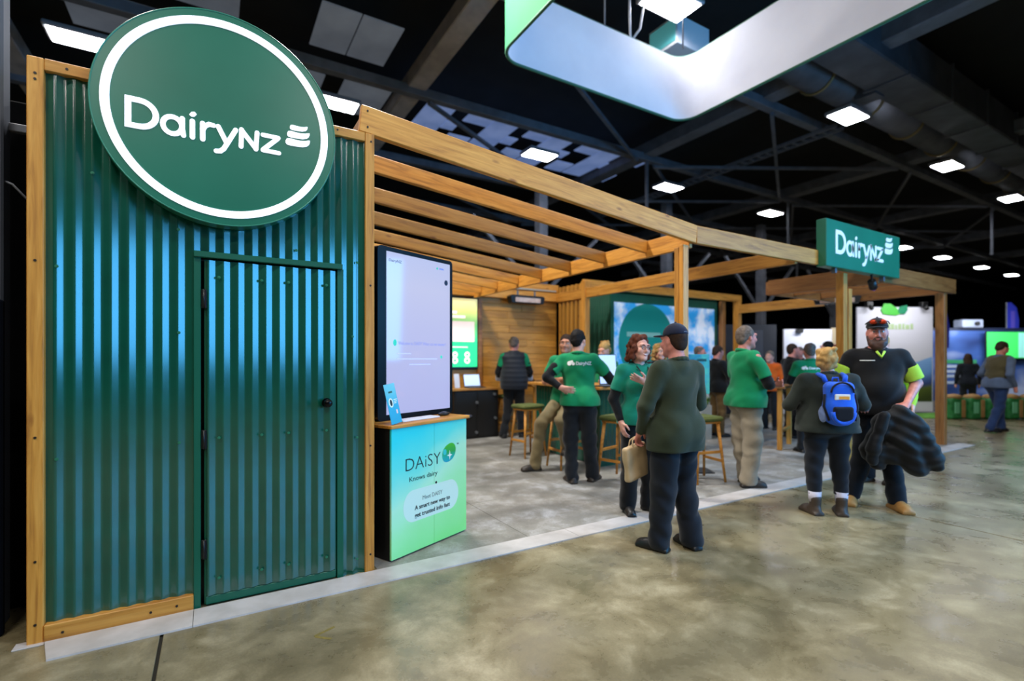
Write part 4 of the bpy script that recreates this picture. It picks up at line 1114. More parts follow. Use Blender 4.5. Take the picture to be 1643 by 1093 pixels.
# standing pose for a 1.75 m figure, facing -Y; side +1 is the person's own left
POSE = dict(hip={1: (.092, 0, .905), -1: (-.092, 0, .905)}, kn={1: (.105, -.02, .49), -1: (-.105, -.02, .49)},
            an={1: (.115, .02, .085), -1: (-.115, .02, .085)}, sh={1: (.178, .02, 1.415), -1: (-.178, .02, 1.415)},
            el={1: (.245, .05, 1.13), -1: (-.245, .05, 1.13)}, wr={1: (.255, -.05, .89), -1: (-.255, -.05, .89)},
            hd={1: (0, -.15, -1), -1: (0, -.15, -1)}, hn={1: (-1, -.2, 0), -1: (1, -.2, 0)}, curl={1: .35, -1: .35},
            ft={1: (.25, -1, 0), -1: (-.25, -1, 0)}, head=(0, -.015, 1.63), yaw=0, pitch=0, roll=0, chest=(0, 0, 0))
def person(name, label, loc, phi, height, *, pose=None, w=1.0, belly=0.0, skin_kind='fair', h=0.011,
           top='polo', top_mat=None, sleeve=0.62, under=None, hem=0.86, trousers=None, leg_w=1.0, cuff=0.05, shoe=None, shoe_h=0.06,
           hair=None, hair_mat=None, face=True, bust=0.0, hands=True, collar=True, seed=1, long_sleeve=False, lower=True, fold=1.0, chin_beard=None, smile=False):
    root = empty(name, label, 'person', (loc[0], loc[1], loc[2] if len(loc) > 2 else 0.0), R_(phi - 30.92))
    s = height / 1.75; root.scale = (s, s, s)
    J = {k: (dict(v) if isinstance(v, dict) else v) for k, v in POSE.items()}
    for k, v in (pose or {}).items():
        if isinstance(v, dict): J[k].update(v)
        else: J[k] = v
    lean = _v(J['chest']); up1 = lambda p, f: _v(p) + lean * f
    S = {q: _v(J['sh'][q]) * (np.array([w ** 0.48, 1, 1])) + lean for q in (1, -1)}
    E = {q: _v(J['el'][q]) + (np.array([q * 0.18 * (w ** 0.48 - 1), 0, 0])) for q in (1, -1)}
    Wr = {q: _v(J['wr'][q]) for q in (1, -1)}
    for q in (1, -1):
        if q not in (pose or {}).get('el', {}): E[q] = E[q] + lean
        if q not in (pose or {}).get('wr', {}): Wr[q] = Wr[q] + lean + np.array([q * 0.18 * (w ** 0.48 - 1), 0, 0])
    Hp = {q: _v(J['hip'][q]) for q in (1, -1)}; K = {q: _v(J['kn'][q]) for q in (1, -1)}; A = {q: _v(J['an'][q]) for q in (1, -1)}
    pel = (Hp[1] + Hp[-1]) / 2 + np.array([0, 0, .04]); hc = _v(J['head']) + lean * 1.15
    RH = rot_head(J['yaw'], J['pitch'], J['roll'])
    def H(p): return hc + RH @ _v(p)
    def torso(f, g):
        f.ell(up1((0, .005, 1.29), .8), (.158 * w + g, .108 * (0.4 + 0.6 * w) + g, .185 + g), .05)
        f.cone(S[1] * [.80, 1, 1] + [0, 0, -.012], S[-1] * [.80, 1, 1] + [0, 0, -.012], .062 + g, .062 + g, .05)
        f.cone(up1((0, .03, 1.42), 1), up1((0, .015, 1.50), 1.05), .075 + g, .056 + g * .6, .04)
        f.ell(up1((0, -.008 - belly * .45, 1.10), .45), (.145 * w + g, .103 * (0.4 + 0.6 * w) + belly * .8 + g, .17 + g), .06)
        f.ell(pel + [0, .005, .005], (.160 * (0.5 + 0.5 * w) + g, .112 * (0.4 + 0.6 * w) + belly * .35 + g, .125 + g), .05)
        for q in (1, -1): f.ell(Hp[q] * [.85, 1, 1] + [0, .05, .005], (.085 * (0.6 + 0.4 * w) + g, .085 + g, .095 + g), .05)
        if bust:
            for q in (1, -1): f.ell(up1((q * .075, -.085, 1.275), .8), (.075 + g, .055 + bust + g, .075 + g), .04)
    def arm(f, q, g0=0, g1=0, upto=1.0, fore=True, cut=None):
        f.cone(S[q] - [0, 0, .012], E[q], .056 * (0.6 + 0.4 * w) + g0, .043 * (0.6 + 0.4 * w) + g1, .035, cut=cut)
        if fore: f.cone(E[q], Wr[q], .042 * (0.7 + 0.3 * w) + g1, .028 + g1 * .6, .02)
    def leg(f, q, g0=0, g1=0):
        f.cone(Hp[q], K[q], .086 * (0.55 + 0.45 * w) + g0, .056 * (0.7 + 0.3 * w) + g0 * .8 + g1 * .5, .04)
        f.cone(K[q], A[q], .054 * (0.7 + 0.3 * w) + g0 * .8 + g1 * .5, .038 + g1, .03)
        c = K[q] + (A[q] - K[q]) * .3; f.ell(c + [0, .02, 0], (.05 + g0, .05 + g0, .10), .03)
    # ---- the body
    b = Field(); torso(b, -.004)
    for q in (1, -1):
        arm(b, q)
        if hands: hand(b, Wr[q], J['hd'][q], J['hn'][q], q, J['curl'][q], thumb=0.75)
        else: b.cone(Wr[q], Wr[q] + unit(J['hd'][q]) * .10, .03, .03, .02)
        if lower:
            leg(b, q); fd = unit(J['ft'][q]); b.cone(A[q] - [0, 0, .03], A[q] + fd * .13 - [0, 0, .055], .034, .026, .02)
    b.cone(up1((0, .035, 1.44), 1.05), H((0, .025, -.06)), .058, .055, .03)
    b.ell(H((0, .022, .035)), (.077, .097, .090), .03, RH).ell(H((0, -.022, -.03)), (.066, .074, .090), .03, RH)
    for q in (1, -1):
        b.cone(H((q * .052, .005, -.055)), H((q * .012, -.070, -.098)), .026, .022, .03)
        b.ell(H((q * .042, -.068, -.028)), (.027, .026, .026), .02, RH)
        b.ell(H((q * .079, .012, -.008)), (.010, .022, .034), .010, RH)
    b.ell(H((0, -.078, -.100)), (.026, .022, .020), .02, RH)
    if face:
        b.cone(H((-.045, -.082, .034)), H((.045, -.082, .034)), .014, .014, .02)
        for q in (1, -1): b.ell(H((q * .032, -.104, .010)), (.021, .016, .013), .012, RH, op=-1)
        for q in (1, -1): b.ell(H((q * .032, -.0855, .0185)), (.0165, .0110, .0070), .006, RH).ell(H((q * .032, -.084, .0000)), (.0150, .0095, .0045), .006, RH)
        b.cone(H((0, -.090, .018)), H((0, -.116, -.028)), .0085, .0125, .012)
        for q in (1, -1): b.ell(H((q * .012, -.102, -.034)), (.0095, .011, .008), .008, RH)
        b.ell(H((0, -.088, -.060)), (.026, .014, .018), .012, RH)
    else:
        b.cone(H((0, -.090, .018)), H((0, -.116, -.028)), .009, .013, .012)
    field_mesh('body', b, h if not hands else min(h, .0085), skin(skin_kind), root)
    if face:
        for q in (1, -1):
            e = MB().sphere((0, 0, 0), .0118, 12, 8); e.sphere((0, -.0058, -.001), .0072, 10, 6, mi=1)
            o = e.build('eye', [EYE_W, EYE_D], root); o.matrix_local = Matrix.Translation(H((q * .032, -.0835, .010))) @ Matrix(RH.tolist()).to_4x4()
            MB().tube([H((q * x, y, z)) for x, y, z in ((.014, -.100, .030), (.030, -.102, .036), (.048, -.090, .031))], [.003, .0042, .002], 6).build('eyebrow', hair_mat or plain('brow_brown', '4a3020', .7), root)
        if smile:
            MB().tube([H((x, y, z)) for x, y, z in ((-.027, -.090, -.050), (-.014, -.101, -.060), (0, -.104, -.063), (.014, -.101, -.060), (.027, -.090, -.050))], [.002, .0042, .005, .0042, .002], 6).build('mouth', plain('smile_teeth', 'e6d6d0', .4), root)
            MB().tube([H((x, y, z)) for x, y, z in ((-.028, -.089, -.050), (-.014, -.100, -.066), (0, -.1035, -.070), (.014, -.100, -.066), (.028, -.089, -.050))], [.002, .0045, .005, .0045, .002], 6).build('lower_lip', LIP, root)
        else:
            MB().tube([H((x, y, z)) for x, y, z in ((-.024, -.092, -.061), (-.012, -.1005, -.060), (0, -.103, -.061), (.012, -.1005, -.060), (.024, -.092, -.061))], [.002, .0048, .0058, .0048, .002], 6).build('mouth', LIP, root)
    # ---- clothing
    info = dict(root=root, H=H, RH=RH, S=S, E=E, W=Wr, K=K, A=A, hc=hc, pel=pel, s=s, up1=up1)
    if lower and trousers is not None:
        t = Field(); g = .012
        t.ell(pel + [0, .005, .0], (.163 * (0.5 + 0.5 * w) + g, .115 * (0.4 + 0.6 * w) + belly * .35 + g, .12 + g), .05)
        for q in (1, -1):
            t.ell(Hp[q] * [.85, 1, 1] + [0, .05, .005], (.088 * (0.6 + 0.4 * w) + g, .085 + g, .095 + g), .05)
            leg(t, q, .012 * leg_w, .022 * leg_w)
            t.cone(A[q] + (K[q] - A[q]) * .25, A[q] - [0, 0, .02], .052 + .012 * leg_w, .055 + .014 * leg_w, .03)
        t.noise = folds(.0080 * fold, seed, 42, 14)
        lo_z = min(A[1][2], A[-1][2])
        t.cut((0, 0, 1), pel[2] + .10)
        if abs(A[1][2] - A[-1][2]) < .1: t.cut((0, 0, -1), -(lo_z - .085 + cuff))
        info['trousers'] = field_mesh('trousers', t, h, trousers, root)
    if top_mat is not None:
        f = Field(); g = .016; torso(f, g)
        f.cone(up1((0, -.01 - belly * .35, 1.08), .4), pel + [0, -.01 - belly * .25, -.02], .11 * w, .118 * (0.4 + 0.6 * w) + belly * .2, .06)
        f.ell(pel + [0, 0, -.03], (.172 * (0.5 + 0.5 * w) + g, .122 * (0.4 + 0.6 * w) + belly * .4 + g, .15), .05)
        for q in (1, -1):
            f.cone(pel + [q * .075 * w, 0, .02], [pel[0] + q * .078 * w, pel[1] + .005, hem - .08], .108 * (0.5 + 0.5 * w) + g + belly * .25, .112 * (0.5 + 0.5 * w) + g + belly * .25, .06)
            f.ell(Hp[q] * [.85, 1, 1] + [0, .052, .02], (.088 * (0.6 + 0.4 * w) + .024, .085 + .022, .16), .05)
            if long_sleeve: arm(f, q, .010, .016)
            else: arm(f, q, .008, .024, fore=False, cut=sleeve)
        f.noise = folds(.0065 * fold, seed + 7, 30, 12)
        f.cut((0, 0, -1), -hem)
        f.cut((0, -.35, 1), unit((0, -.35, 1)) @ up1((0, 0, 1.485), 1.05))
        info['top'] = field_mesh('polo_shirt' if top == 'polo' else top, f, h, top_mat, root)
        if collar:
            c = Field()
            for i in range(14):
                a0, a1 = i * 2 * math.pi / 14 + .22, (i + 1) * 2 * math.pi / 14 + .22
                p = lambda a: up1((.074 * math.sin(a), .022 - .068 * math.cos(a), 1.478 + .018 * -math.cos(a)), 1.05)
                if 0 < i < 13: c.cone(p(a0), p(a1), .017, .017, .012)
            for q in (1, -1): c.cone(up1((q * .03, -.045, 1.462), 1.05), up1((q * .062, -.082, 1.425), 1.0), .013, .011, .012)
            field_mesh('collar', c, min(h, .009), top_mat, root)
    if under is not None:
        for q in (1, -1):
            f = Field(); f.cone(S[q] + (E[q] - S[q]) * .45, E[q], .052 * (0.6 + 0.4 * w) + .008, .043 * (0.6 + 0.4 * w) + .008, .02)
            f.cone(E[q], Wr[q], .043 * (0.7 + 0.3 * w) + .008, .030 + .006, .025, cut=.98); f.noise = folds(.003, seed + 3, 60, 20)
            field_mesh('undershirt_sleeve', f, h, under, root)
    if lower and shoe is not None:
        for q in (1, -1):
            fd = unit(J['ft'][q]); rt = np.array([fd[1], -fd[0], 0]); a = A[q]; z0 = -.085
            up_ = np.cross(rt, fd); up_ = up_ if up_[2] > 0 else -up_
            R3 = np.stack([rt, fd, up_], 1)
            f = Field(); o = a + up_ * z0
            kb_ = 1.25 if shoe_h > .08 else 1.0
            f.box(o + fd * .055 + up_ * .014, (.045 * kb_, .135, .014 * kb_), .012, .01, R3)
            f.ell(o + fd * .115 + up_ * .035, (.043 * kb_, .075, .036 * kb_), .03, R3).ell(o - fd * .03 + up_ * .045, (.038, .050, .045), .03, R3)
            f.cone(o + up_ * .05 + fd * .0, o + up_ * (.05 + shoe_h) - fd * .012, .043 * kb_, .044 * kb_, .03); f.cone(o + fd * .02 + up_ * .06, o + fd * .10 + up_ * .035, .036 * kb_, .034 * kb_, .03)
            f.cut(-up_, -(o @ up_) )
            field_mesh('shoe', f, min(h, .009), shoe, root)
    # ---- hair
    if hair is not None and hair_mat is not None:
        hairs(hair, info, hair_mat, h, root, seed)
    return info
def hairs(kind, I, mat, h, root, seed):
    H, RH = I['H'], I['RH']; f = Field(); rnd = random.Random(seed)
    if kind in ('short', 'balding', 'thin'):
        f.ell(H((0, .026, .042)), (.083, .101, .094), .02, RH)
        f.ell(H((0, .075, -.02)), (.066, .045, .062), .03, RH)
        f.cone(H((-.076, .0, .0)), H((-.072, .03, .06)), .012, .014, .02).cone(H((.076, .0, .0)), H((.072, .03, .06)), .012, .014, .02)
        n = unit(RH @ _v((0, -1.0, -.55))); f.cut(n, n @ H((0, -.058, .052)))
        f.ell(H((0, -.12, -.02)), (.085, .085, .075), .012, RH, op=-1)
        if kind == 'balding': f.ell(H((0, -.01, .15)), (.062, .10, .06), .012, RH, op=-1)
        f.noise = lambda P, a=folds(.005, seed, 90, 110), b=folds(.004, seed + 1, 210, 170): a(P) + b(P)
    elif kind == 'curly':
        for i in range(150):
            a = rnd.uniform(0, 2 * math.pi); z = rnd.uniform(-.12, .13)
            rr = math.sqrt(max(0, 1 - (z / .15) ** 2)) if z > 0 else 1.0
            x = math.sin(a) * (.083 + .02 * (z < .02)) * rr; y = .025 + math.cos(a) * .098 * rr
            if y < -.02 and z < .075: 
                if abs(x) < .068 or y < -.05: continue
            if y < -.05 and z < .09 and abs(x) < .045: continue
            f.ell(H((x, y, z)), (rnd.uniform(.016, .030),) * 3, .012)
        f.ell(H((0, .03, .035)), (.084, .098, .092), .02, RH); f.ell(H((0, -.125, -.035)), (.078, .10, .098), .012, RH, op=-1)
        f.noise = folds(.006, seed, 120, 110)
    elif kind in ('long', 'ponytail', 'bun'):
        f.ell(H((0, .026, .04)), (.086, .105, .096), .02, RH); f.ell(H((0, .06, -.04)), (.08, .06, .09), .03, RH)
        if kind == 'long':
            for q in (1, -1): f.cone(H((q * .07, .03, -.02)), H((q * .075, .04, -.20)), .035, .03, .04)
            f.ell(H((0, .07, -.13)), (.085, .05, .12), .03, RH)
        elif kind == 'ponytail': f.cone(H((0, .11, .02)), H((0, .15, -.04)), .03, .035, .03).cone(H((0, .15, -.04)), H((0, .13, -.20)), .035, .012, .03)
        else:
            f.ell(H((0.01, .105, .06)), (.045, .04, .045), .02, RH)
            for i in range(26):
                a = rnd.uniform(0, 6.28); f.ell(H((.075 * math.sin(a), .05 + .07 * abs(math.cos(a)), rnd.uniform(-.07, .12))), (.024, .02, .022), .02, RH)
        f.ell(H((0, -.125, -.02)), (.08, .10, .10), .012, RH, op=-1)
        f.noise = folds(.006, seed, 50, 80)
    elif kind == 'cropped':
        f.ell(H((0, .024, .038)), (.0785, .0985, .0915), .02, RH); f.ell(H((0, .07, -.02)), (.06, .042, .06), .03, RH)
        n = unit(RH @ _v((0, -1.0, -.3))); f.cut(n, n @ H((0, -.045, .05))); f.noise = folds(.002, seed, 70, 60)
    field_mesh('hair', f, min(h, .009), mat, root)
def cap(I, mat, mat2=None, back_panel=None, h=.008):
    H, RH, root = I['H'], I['RH'], I['root']
    f = Field(); f.ell(H((0, .018, .052)), (.088, .106, .094), .02, RH)
    n = unit(RH @ _v((0, .10, -1.0))); f.cut(n, n @ H((0, 0, .045)))
    field_mesh('cap_crown', f, h, mat, root)
    g = Field(); g.ell(H((0, -.115, .046)), (.078, .085, .010), .01, RH); n2 = unit(RH @ _v((0, 1, 0))); g.cut(n2, n2 @ H((0, -.065, 0)))
    def bend(V):
        return V
    field_mesh('cap_visor', g, .006, mat2 or mat, root)
    MB().sphere(tuple(H((0, .018, .147))), .009, 8, 6).build('cap_button', mat, root)
def glasses(I, mat):
    H, root = I['H'], I['root']; b = MB()
    for q in (1, -1):
        b.tube([H((q * .033 + .026 * math.cos(a * .5236), -.113 + .004 * abs(math.cos(a * .5236)), .008 + .019 * math.sin(a * .5236))) for a in range(12)], .0024, 6, closed=True)
        b.tube([H((q * .058, -.108, .014)), H((q * .080, -.05, .014)), H((q * .083, .02, .008))], .0022, 6)
    b.tube([H((-.009, -.114, .012)), H((0, -.117, .015)), H((.009, -.114, .012))], .0022, 6)
    b.build('glasses', mat, root)
def back_print(I, s, mat, z, size, width, front=False, x0=0.0, name='back_print', icon=True):
    """flat print laid onto the shirt by casting each point of the lettering onto the cloth"""
    top = I['top']; bvh = BVHTree.FromPolygons([v.co.copy() for v in top.data.vertices], [tuple(p.vertices) for p in top.data.polygons])
    sg = -1 if front else 1
    M = Matrix.Identity(4)
    o = text_obj(name, s, size, mat, M, I['root'], 0.0, width, bold=size * .03)
    bm = bmesh.new(); bm.from_mesh(o.data); 
    if icon:
        for cx_, r in ((-.075, .026), (-.03, .018)): bmesh.ops.create_circle(bm, cap_ends=True, segments=14, radius=r, matrix=Matrix.Translation((cx_, .012 + (r - .018) * .6, 0)))
        g = bmesh.ops.create_grid(bm, x_segments=2, y_segments=2, size=.014, matrix=Matrix.Translation((-.048, .035, 0)))
    bmesh.ops.subdivide_edges(bm, edges=[e for e in bm.edges if e.calc_length() > .012], cuts=2, use_grid_fill=True)
    bmesh.ops.triangulate(bm, faces=bm.faces)
    xs = [v.co.x for v in bm.verts]; mx = (min(xs) + max(xs)) / 2
    for v in bm.verts:
        x = (v.co.x - mx) * (-1 if not front else 1) + x0; zz = z + v.co.y
        hit = bvh.ray_cast(Vector((x, sg * .8, zz)), Vector((0, -sg, 0)))
        y = hit[0].y + sg * .004 if hit[0] is not None else sg * .15
        v.co = Vector((x, y, zz))
    bm.to_mesh(o.data); bm.free(); o.data.update()
    return o

POLO = fabric('green_polo_cloth', '0e8a58'); TEALPOLO = fabric('teal_green_polo_cloth', '0f826a')
BLK = fabric('black_cloth', '0e0f12', var=.7); NAVY = fabric('navy_cloth', '121822', var=.75); JEAN = fabric('black_denim', '191c21', var=.72)
KHAKI = fabric('khaki_cloth', '8d7d5a', var=.8); STONE = fabric('stone_cloth', '9a8f7c', var=.78); OLIVE = fabric('olive_jacket_cloth', '313a29', var=.82)
FLEECE = fabric('dark_olive_fleece', '282e29', var=.75); HIVIS = fabric('hi_vis_yellow_green', 'b4e048', var=.85); BLUEJ = fabric('blue_denim', '2a3f6a', var=.75)
SHOE_B = plain('black_leather', '121214', .45); SHOE_G = plain('dark_brown_leather', '2e2620', .5); SHOE_T = mottled('tan_boot_leather', 'b8894a', '9a6f38', 10, .6)
HAIR_B = mottled('dark_brown_hair', '2a1c14', '3c281a', 40, .75, bump=.5, spec=.25); HAIR_R = mottled('auburn_hair', '4a2416', '6a3520', 40, .75, bump=.5, spec=.25)
HAIR_Y = mottled('blonde_hair', 'c09a60', 'a47c44', 30, .75, bump=.5, spec=.25); HAIR_G = mottled('grey_brown_hair', '5c4f46', '796c62', 40, .75, bump=.5, spec=.25); HAIR_K = mottled('black_hair', '0f0d0d', '1a1615', 40, .75, bump=.5, spec=.25)
WPRINT = plain('white_shirt_print', 'eef2f0', .6)
FOLD = dict(el={1: (.27, -.05, 1.13), -1: (-.27, -.05, 1.13)}, wr={1: (-.06, -.26, 1.12), -1: (.07, -.275, 1.18)}, hd={1: (-1, .1, .15), -1: (1, .1, .0)}, hn={1: (0, 1, 0), -1: (0, 1, 0)})
FL0 = 0.006     # top of the stand floor

# --- woman with glasses
I = person('person', 'smiling woman with curly auburn hair, glasses and teal polo raising an open hand', (4.25, 0.005, .009), 14, 1.65, h=.009, w=.98, bust=.018, belly=.02, seed=3,
    top_mat=TEALPOLO, under=BLK, trousers=BLK, leg_w=1.7, cuff=.02, shoe=SHOE_B, hair='curly', hair_mat=HAIR_R, smile=True, hem=.88, sleeve=.70,
    pose=dict(yaw=8, roll=4, el={1: (.28, -.12, 1.10), -1: (-.255, .05, 1.13)}, wr={1: (-.075, -.25, 1.31), -1: (-.215, -.04, .91)},
              hd={1: (-.9, -.2, .3), -1: (.1, -.3, -1)}, hn={1: (.55, .75, .55), -1: (1, 0, 0)}, curl={1: .14, -1: .4}))
glasses(I, plain('dark_glasses_frame', '1c1a1c', .3))
MB().tube([I['up1'](p, 1) for p in ((-.066, .01, 1.50), (-.055, -.085, 1.44), (-.03, -.125, 1.38), (0, -.142, 1.30), (.03, -.125, 1.38), (.055, -.085, 1.44), (.066, .01, 1.50))], .0055, 6).build('lanyard', plain('black_lanyard', '0c0c0e', .5), I['root'])
back_print(I, 'DairyNZ', WPRINT, 1.325, .03, .075, front=True, x0=.085, name='chest_print', icon=False)
# --- man in olive jacket and cap
I = person('person', 'man in an olive jacket and navy cap, seen from behind', (3.835, -0.785), -152, 1.70, h=.009, w=1.2, belly=.06, seed=5, skin_kind='pink',
    top='jacket', top_mat=OLIVE, long_sleeve=True, hem=.78, trousers=NAVY, leg_w=1.9, cuff=.02, shoe=SHOE_B, hair='cropped', hair_mat=HAIR_B, fold=1.4,
    pose=dict(yaw=-2, el={1: (.27, -.02, 1.13), -1: (-.265, -.02, 1.12)}, wr={1: (.235, -.13, .93), -1: (-.12, -.27, 1.08)}, hd={1: (-.1, -.6, -.9), -1: (.5, -1, 0)}, hn={1: (-.3, 0, -1), -1: (0, .3, -1)}, curl={1: .8, -1: .5},
              hip={1: (.10, 0, .905), -1: (-.10, 0, .905)}, an={1: (.15, -.02, .085), -1: (-.12, .06, .085)}, ft={1: (.35, -1, 0), -1: (-.15, -1, 0)}))
cap(I, fabric('navy_cap_cloth', '1b2138'), fabric('navy_cap_cloth', '1b2138'))
back_print(dict(I, top=[o for o in I['root'].children if o.name.startswith('cap_crown')][0]), '\u2014', plain('grey_cap_print', '8d94a8', .6), 1.70, .016, .035, name='cap_print', icon=False)
bagw = Matrix.Translation(I['root'].location) @ I['root'].rotation_euler.to_matrix().to_4x4()
hp = bagw @ Vector((.235 * I['s'], -.195 * I['s'], .845 * I['s']))
bg = empty('paper_bag', 'plain beige bag held by the man in the olive jacket', 'bag', hp, R_(-172))
f = Field(); f.box((0, 0, -.17), (.125, .03, .135), .02, .03, np.array(Matrix.Rotation(R_(8), 3, 'Y'))); f.noise = folds(.006, 8, 14, 20); field_mesh('bag_body', f, .010, mottled('beige_bag', 'c9b08a', 'b89c74', 5, .7), bg)
for y in (-.02, .02): MB().tube([(-.06, y, -.06), (-.05, y * .6, .0), (0, y * .2, .022), (.05, y * .6, .0), (.06, y, -.06)], .006, 6).build('handle', mottled('beige_bag', 'c9b08a', 'b89c74', 5, .7), bg)

# --- man in green polo, back turned, at the bar
I = person('person', 'man in green polo and black jeans at the bar, back turned, hand on hip', (4.47, 1.17, FL0), 168, 1.79, h=.010, w=1.12, seed=7, top_mat=POLO, under=BLK, trousers=JEAN, leg_w=1.3, cuff=.02,
    shoe=SHOE_G, hair='short', hair_mat=HAIR_K, hem=.885, sleeve=.66, fold=1.5, skin_kind='fair',
    pose=dict(yaw=-14, pitch=8, chest=(.02, -.05, -.01), el={1: (.355, .09, 1.20), -1: (-.34, -.08, 1.17)}, wr={1: (.20, .155, 1.09), -1: (-.40, -.33, 1.12)}, hd={1: (-.9, .25, -.2), -1: (-.2, -1, -.1)}, hn={1: (0, -.8, .3), -1: (0, 0, -1)},
              an={1: (.085, .03, .085), -1: (-.14, -.10, .085)}, ft={1: (.5, -1, 0), -1: (-.35, -1, 0)}))
back_print(I, 'DairyNZ', WPRINT, 1.345, .05, .17)
# --- seated man
I = person('person', 'man in a green polo and khaki trousers sitting on a bar stool with folded arms', (4.84, 1.92, FL0), -24, 1.76, h=.011, w=1.05, belly=.03, seed=9, skin_kind='tan', top_mat=POLO, trousers=KHAKI, leg_w=1.2, shoe=SHOE_G, hair='short', hair_mat=HAIR_B, hem=.86, fold=1.2,
    pose=dict(FOLD, hip={1: (.09, .03, .885), -1: (-.09, .03, .885)}, kn={1: (.05, -.36, .66), -1: (-.23, -.33, .60)}, an={1: (.06, -.17, .335), -1: (-.30, -.36, .088)}, ft={1: (.1, -1, -.25), -1: (-.75, -.75, 0)}, yaw=10, roll=4))
MB().tube([(I['pel'] + _v((.165 * math.cos(a), .118 * math.sin(a), .055))) for a in [k * math.pi / 12 for k in range(24)]], .016, 6, closed=True).build('belt', plain('tan_belt', 'a88a52', .5), I['root'])
# --- man in the quilted vest
I = person('person', 'grey-haired man in a black quilted vest over a green polo facing the board wall', (5.55, 4.44, FL0), 178, 1.84, h=.013, w=1.12, seed=12, skin_kind='pink', top_mat=POLO, under=BLK, trousers=JEAN, cuff=.02, shoe=SHOE_B, hem=.93, hair='balding', hair_mat=HAIR_G,
    pose=dict(pitch=14, el={1: (.27, .0, 1.14), -1: (-.27, .0, 1.14)}, wr={1: (.28, -.12, 1.06), -1: (-.28, -.12, 1.06)}, hd={1: (-.4, -1, .1), -1: (.4, -1, .1)}, an={1: (.18, .06, .085), -1: (-.14, -.05, .085)}))
f = Field(); w_ = 1.12
f.ell((0, .005, 1.29), (.158 * w_ + .036, .15, .215), .05).ell((0, .01, .98), (.245, .195, .48), .05).cone((.145, .02, 1.40), (-.145, .02, 1.40), .09, .09, .05).ell((0, 0, 1.06), (.19, .145, .24), .06).cone((0, .03, 1.42), (0, .015, 1.53), .10, .082, .04)
f.noise = lambda P: .006 * np.abs(np.sin(P[:, 2] * 38)) - .003
f.cut((0, 0, -1), -.845).cut((0, 0, 1), 1.52)
for q in (1, -1): f.cone((q * .215, .0, 1.42), (q * .26, 0, 1.24), .062, .062, .02, op=-1)
field_mesh('vest', f, .012, fabric('black_quilted_vest', '20242c', rough=.6), I['root'])
for q in (1, -1): MB().box((q * .28 - .05, -.19, .98), (q * .28 + .05, -.08, 1.10), .02).build('cuff', plain('pale_cuff', 'b8bccc', .7), I['root'])
# --- man with folded arms
I = person('person', 'grey-haired man in a green polo and stone trousers standing sideways with folded arms', (6.04, 0.115, .009), 100, 1.81, h=.010, w=1.18, belly=.085, seed=14, skin_kind='pink', top_mat=POLO, under=BLK, trousers=STONE, leg_w=1.9, cuff=.03, fold=1.6,
    shoe=SHOE_G, hair='short', hair_mat=HAIR_G, hem=.87, sleeve=.74, pose=dict(FOLD, yaw=6, el={1: (.27, -.06, 1.12), -1: (-.28, -.07, 1.12)}, wr={1: (-.06, -.34, 1.11), -1: (.07, -.36, 1.16)}, an={1: (.10, -.07, .085), -1: (-.115, .05, .085)}))
# --- woman with backpack
I = person('person', 'woman with untidy blonde hair in a dark fleece wearing a blue backpack, seen from behind', (5.72, -0.935), 172, 1.55, h=.010, w=1.68, belly=.07, bust=.01, seed=16, top='fleece_jacket', top_mat=FLEECE, long_sleeve=True, hem=.875, trousers=NAVY, leg_w=.75, cuff=.215, shoe=plain('brown_boot_leather', '3d3128', .55), shoe_h=.12,
    hair='bun', hair_mat=HAIR_Y, fold=1.4, pose=dict(yaw=-20, el={1: (.31, -.02, 1.15), -1: (-.31, -.02, 1.15)}, wr={1: (.16, -.30, 1.12), -1: (-.16, -.30, 1.12)}, hd={1: (-1, -.3, 0), -1: (1, -.3, 0)}, hn={1: (0, 1, 0), -1: (0, 1, 0)},
    hip={1: (.105, 0, .905), -1: (-.105, 0, .905)}, kn={1: (.13, -.01, .49), -1: (-.13, -.01, .49)}, an={1: (.13, .02, .085), -1: (-.13, .02, .085)}))
for q in (1, -1):
    A_ = I['A'][q]; MB().cyl(A_ + [0, 0, .05], A_ + [0, .0, .16], .056, .064, 16).build('sock', fabric('white_sock', 'c9c6d6'), I['root'])
bp = empty('backpack', 'bright blue backpack with an orange and white badge on the back of the blonde woman', 'backpack', I['root'].location, I['root'].rotation_euler.z)
bp.scale = I['root'].scale
BPB = fabric('bright_blue_nylon', '1f5fe0', rough=.5); BPK = fabric('dark_backpack_mesh', '10121c'); BPG = fabric('grey_blue_mesh', '7f94c8')
f = Field(); f.box((0, .235, 1.205), (.135, .075, .20), .06, .03); f.ell((0, .25, 1.12), (.15, .095, .16), .04); f.noise = folds(.004, 31, 18, 14); field_mesh('pack_body', f, .009, BPB, bp)
f = Field(); f.box((0, .325, 1.09), (.095, .035, .075), .03, .02); f.noise = folds(.003, 32, 30, 20); field_mesh('front_pocket', f, .009, BPK, bp)
MB().tube([(.098 * math.cos(a), .338, 1.11 + .115 * math.sin(a)) for a in [math.pi + k * math.pi / 10 for k in range(11)]], .022, 8).build('pocket_trim', BPB, bp)
MB().tube([(.105 * math.cos(a), .318, 1.30 + .10 * math.sin(a)) for a in [k * math.pi / 10 for k in range(11)]], .010, 8).build('lid_seam', BPK, bp)
MB().box((-.072, .308, 1.225), (.072, .325, 1.285), .01).build('badge', plain('white_badge', 'e2e2da', .5), bp); MB().box((-.06, .324, 1.235), (.035, .328, 1.265), .004).build('badge_stripe', plain('orange_badge', 'e8a030', .5), bp)
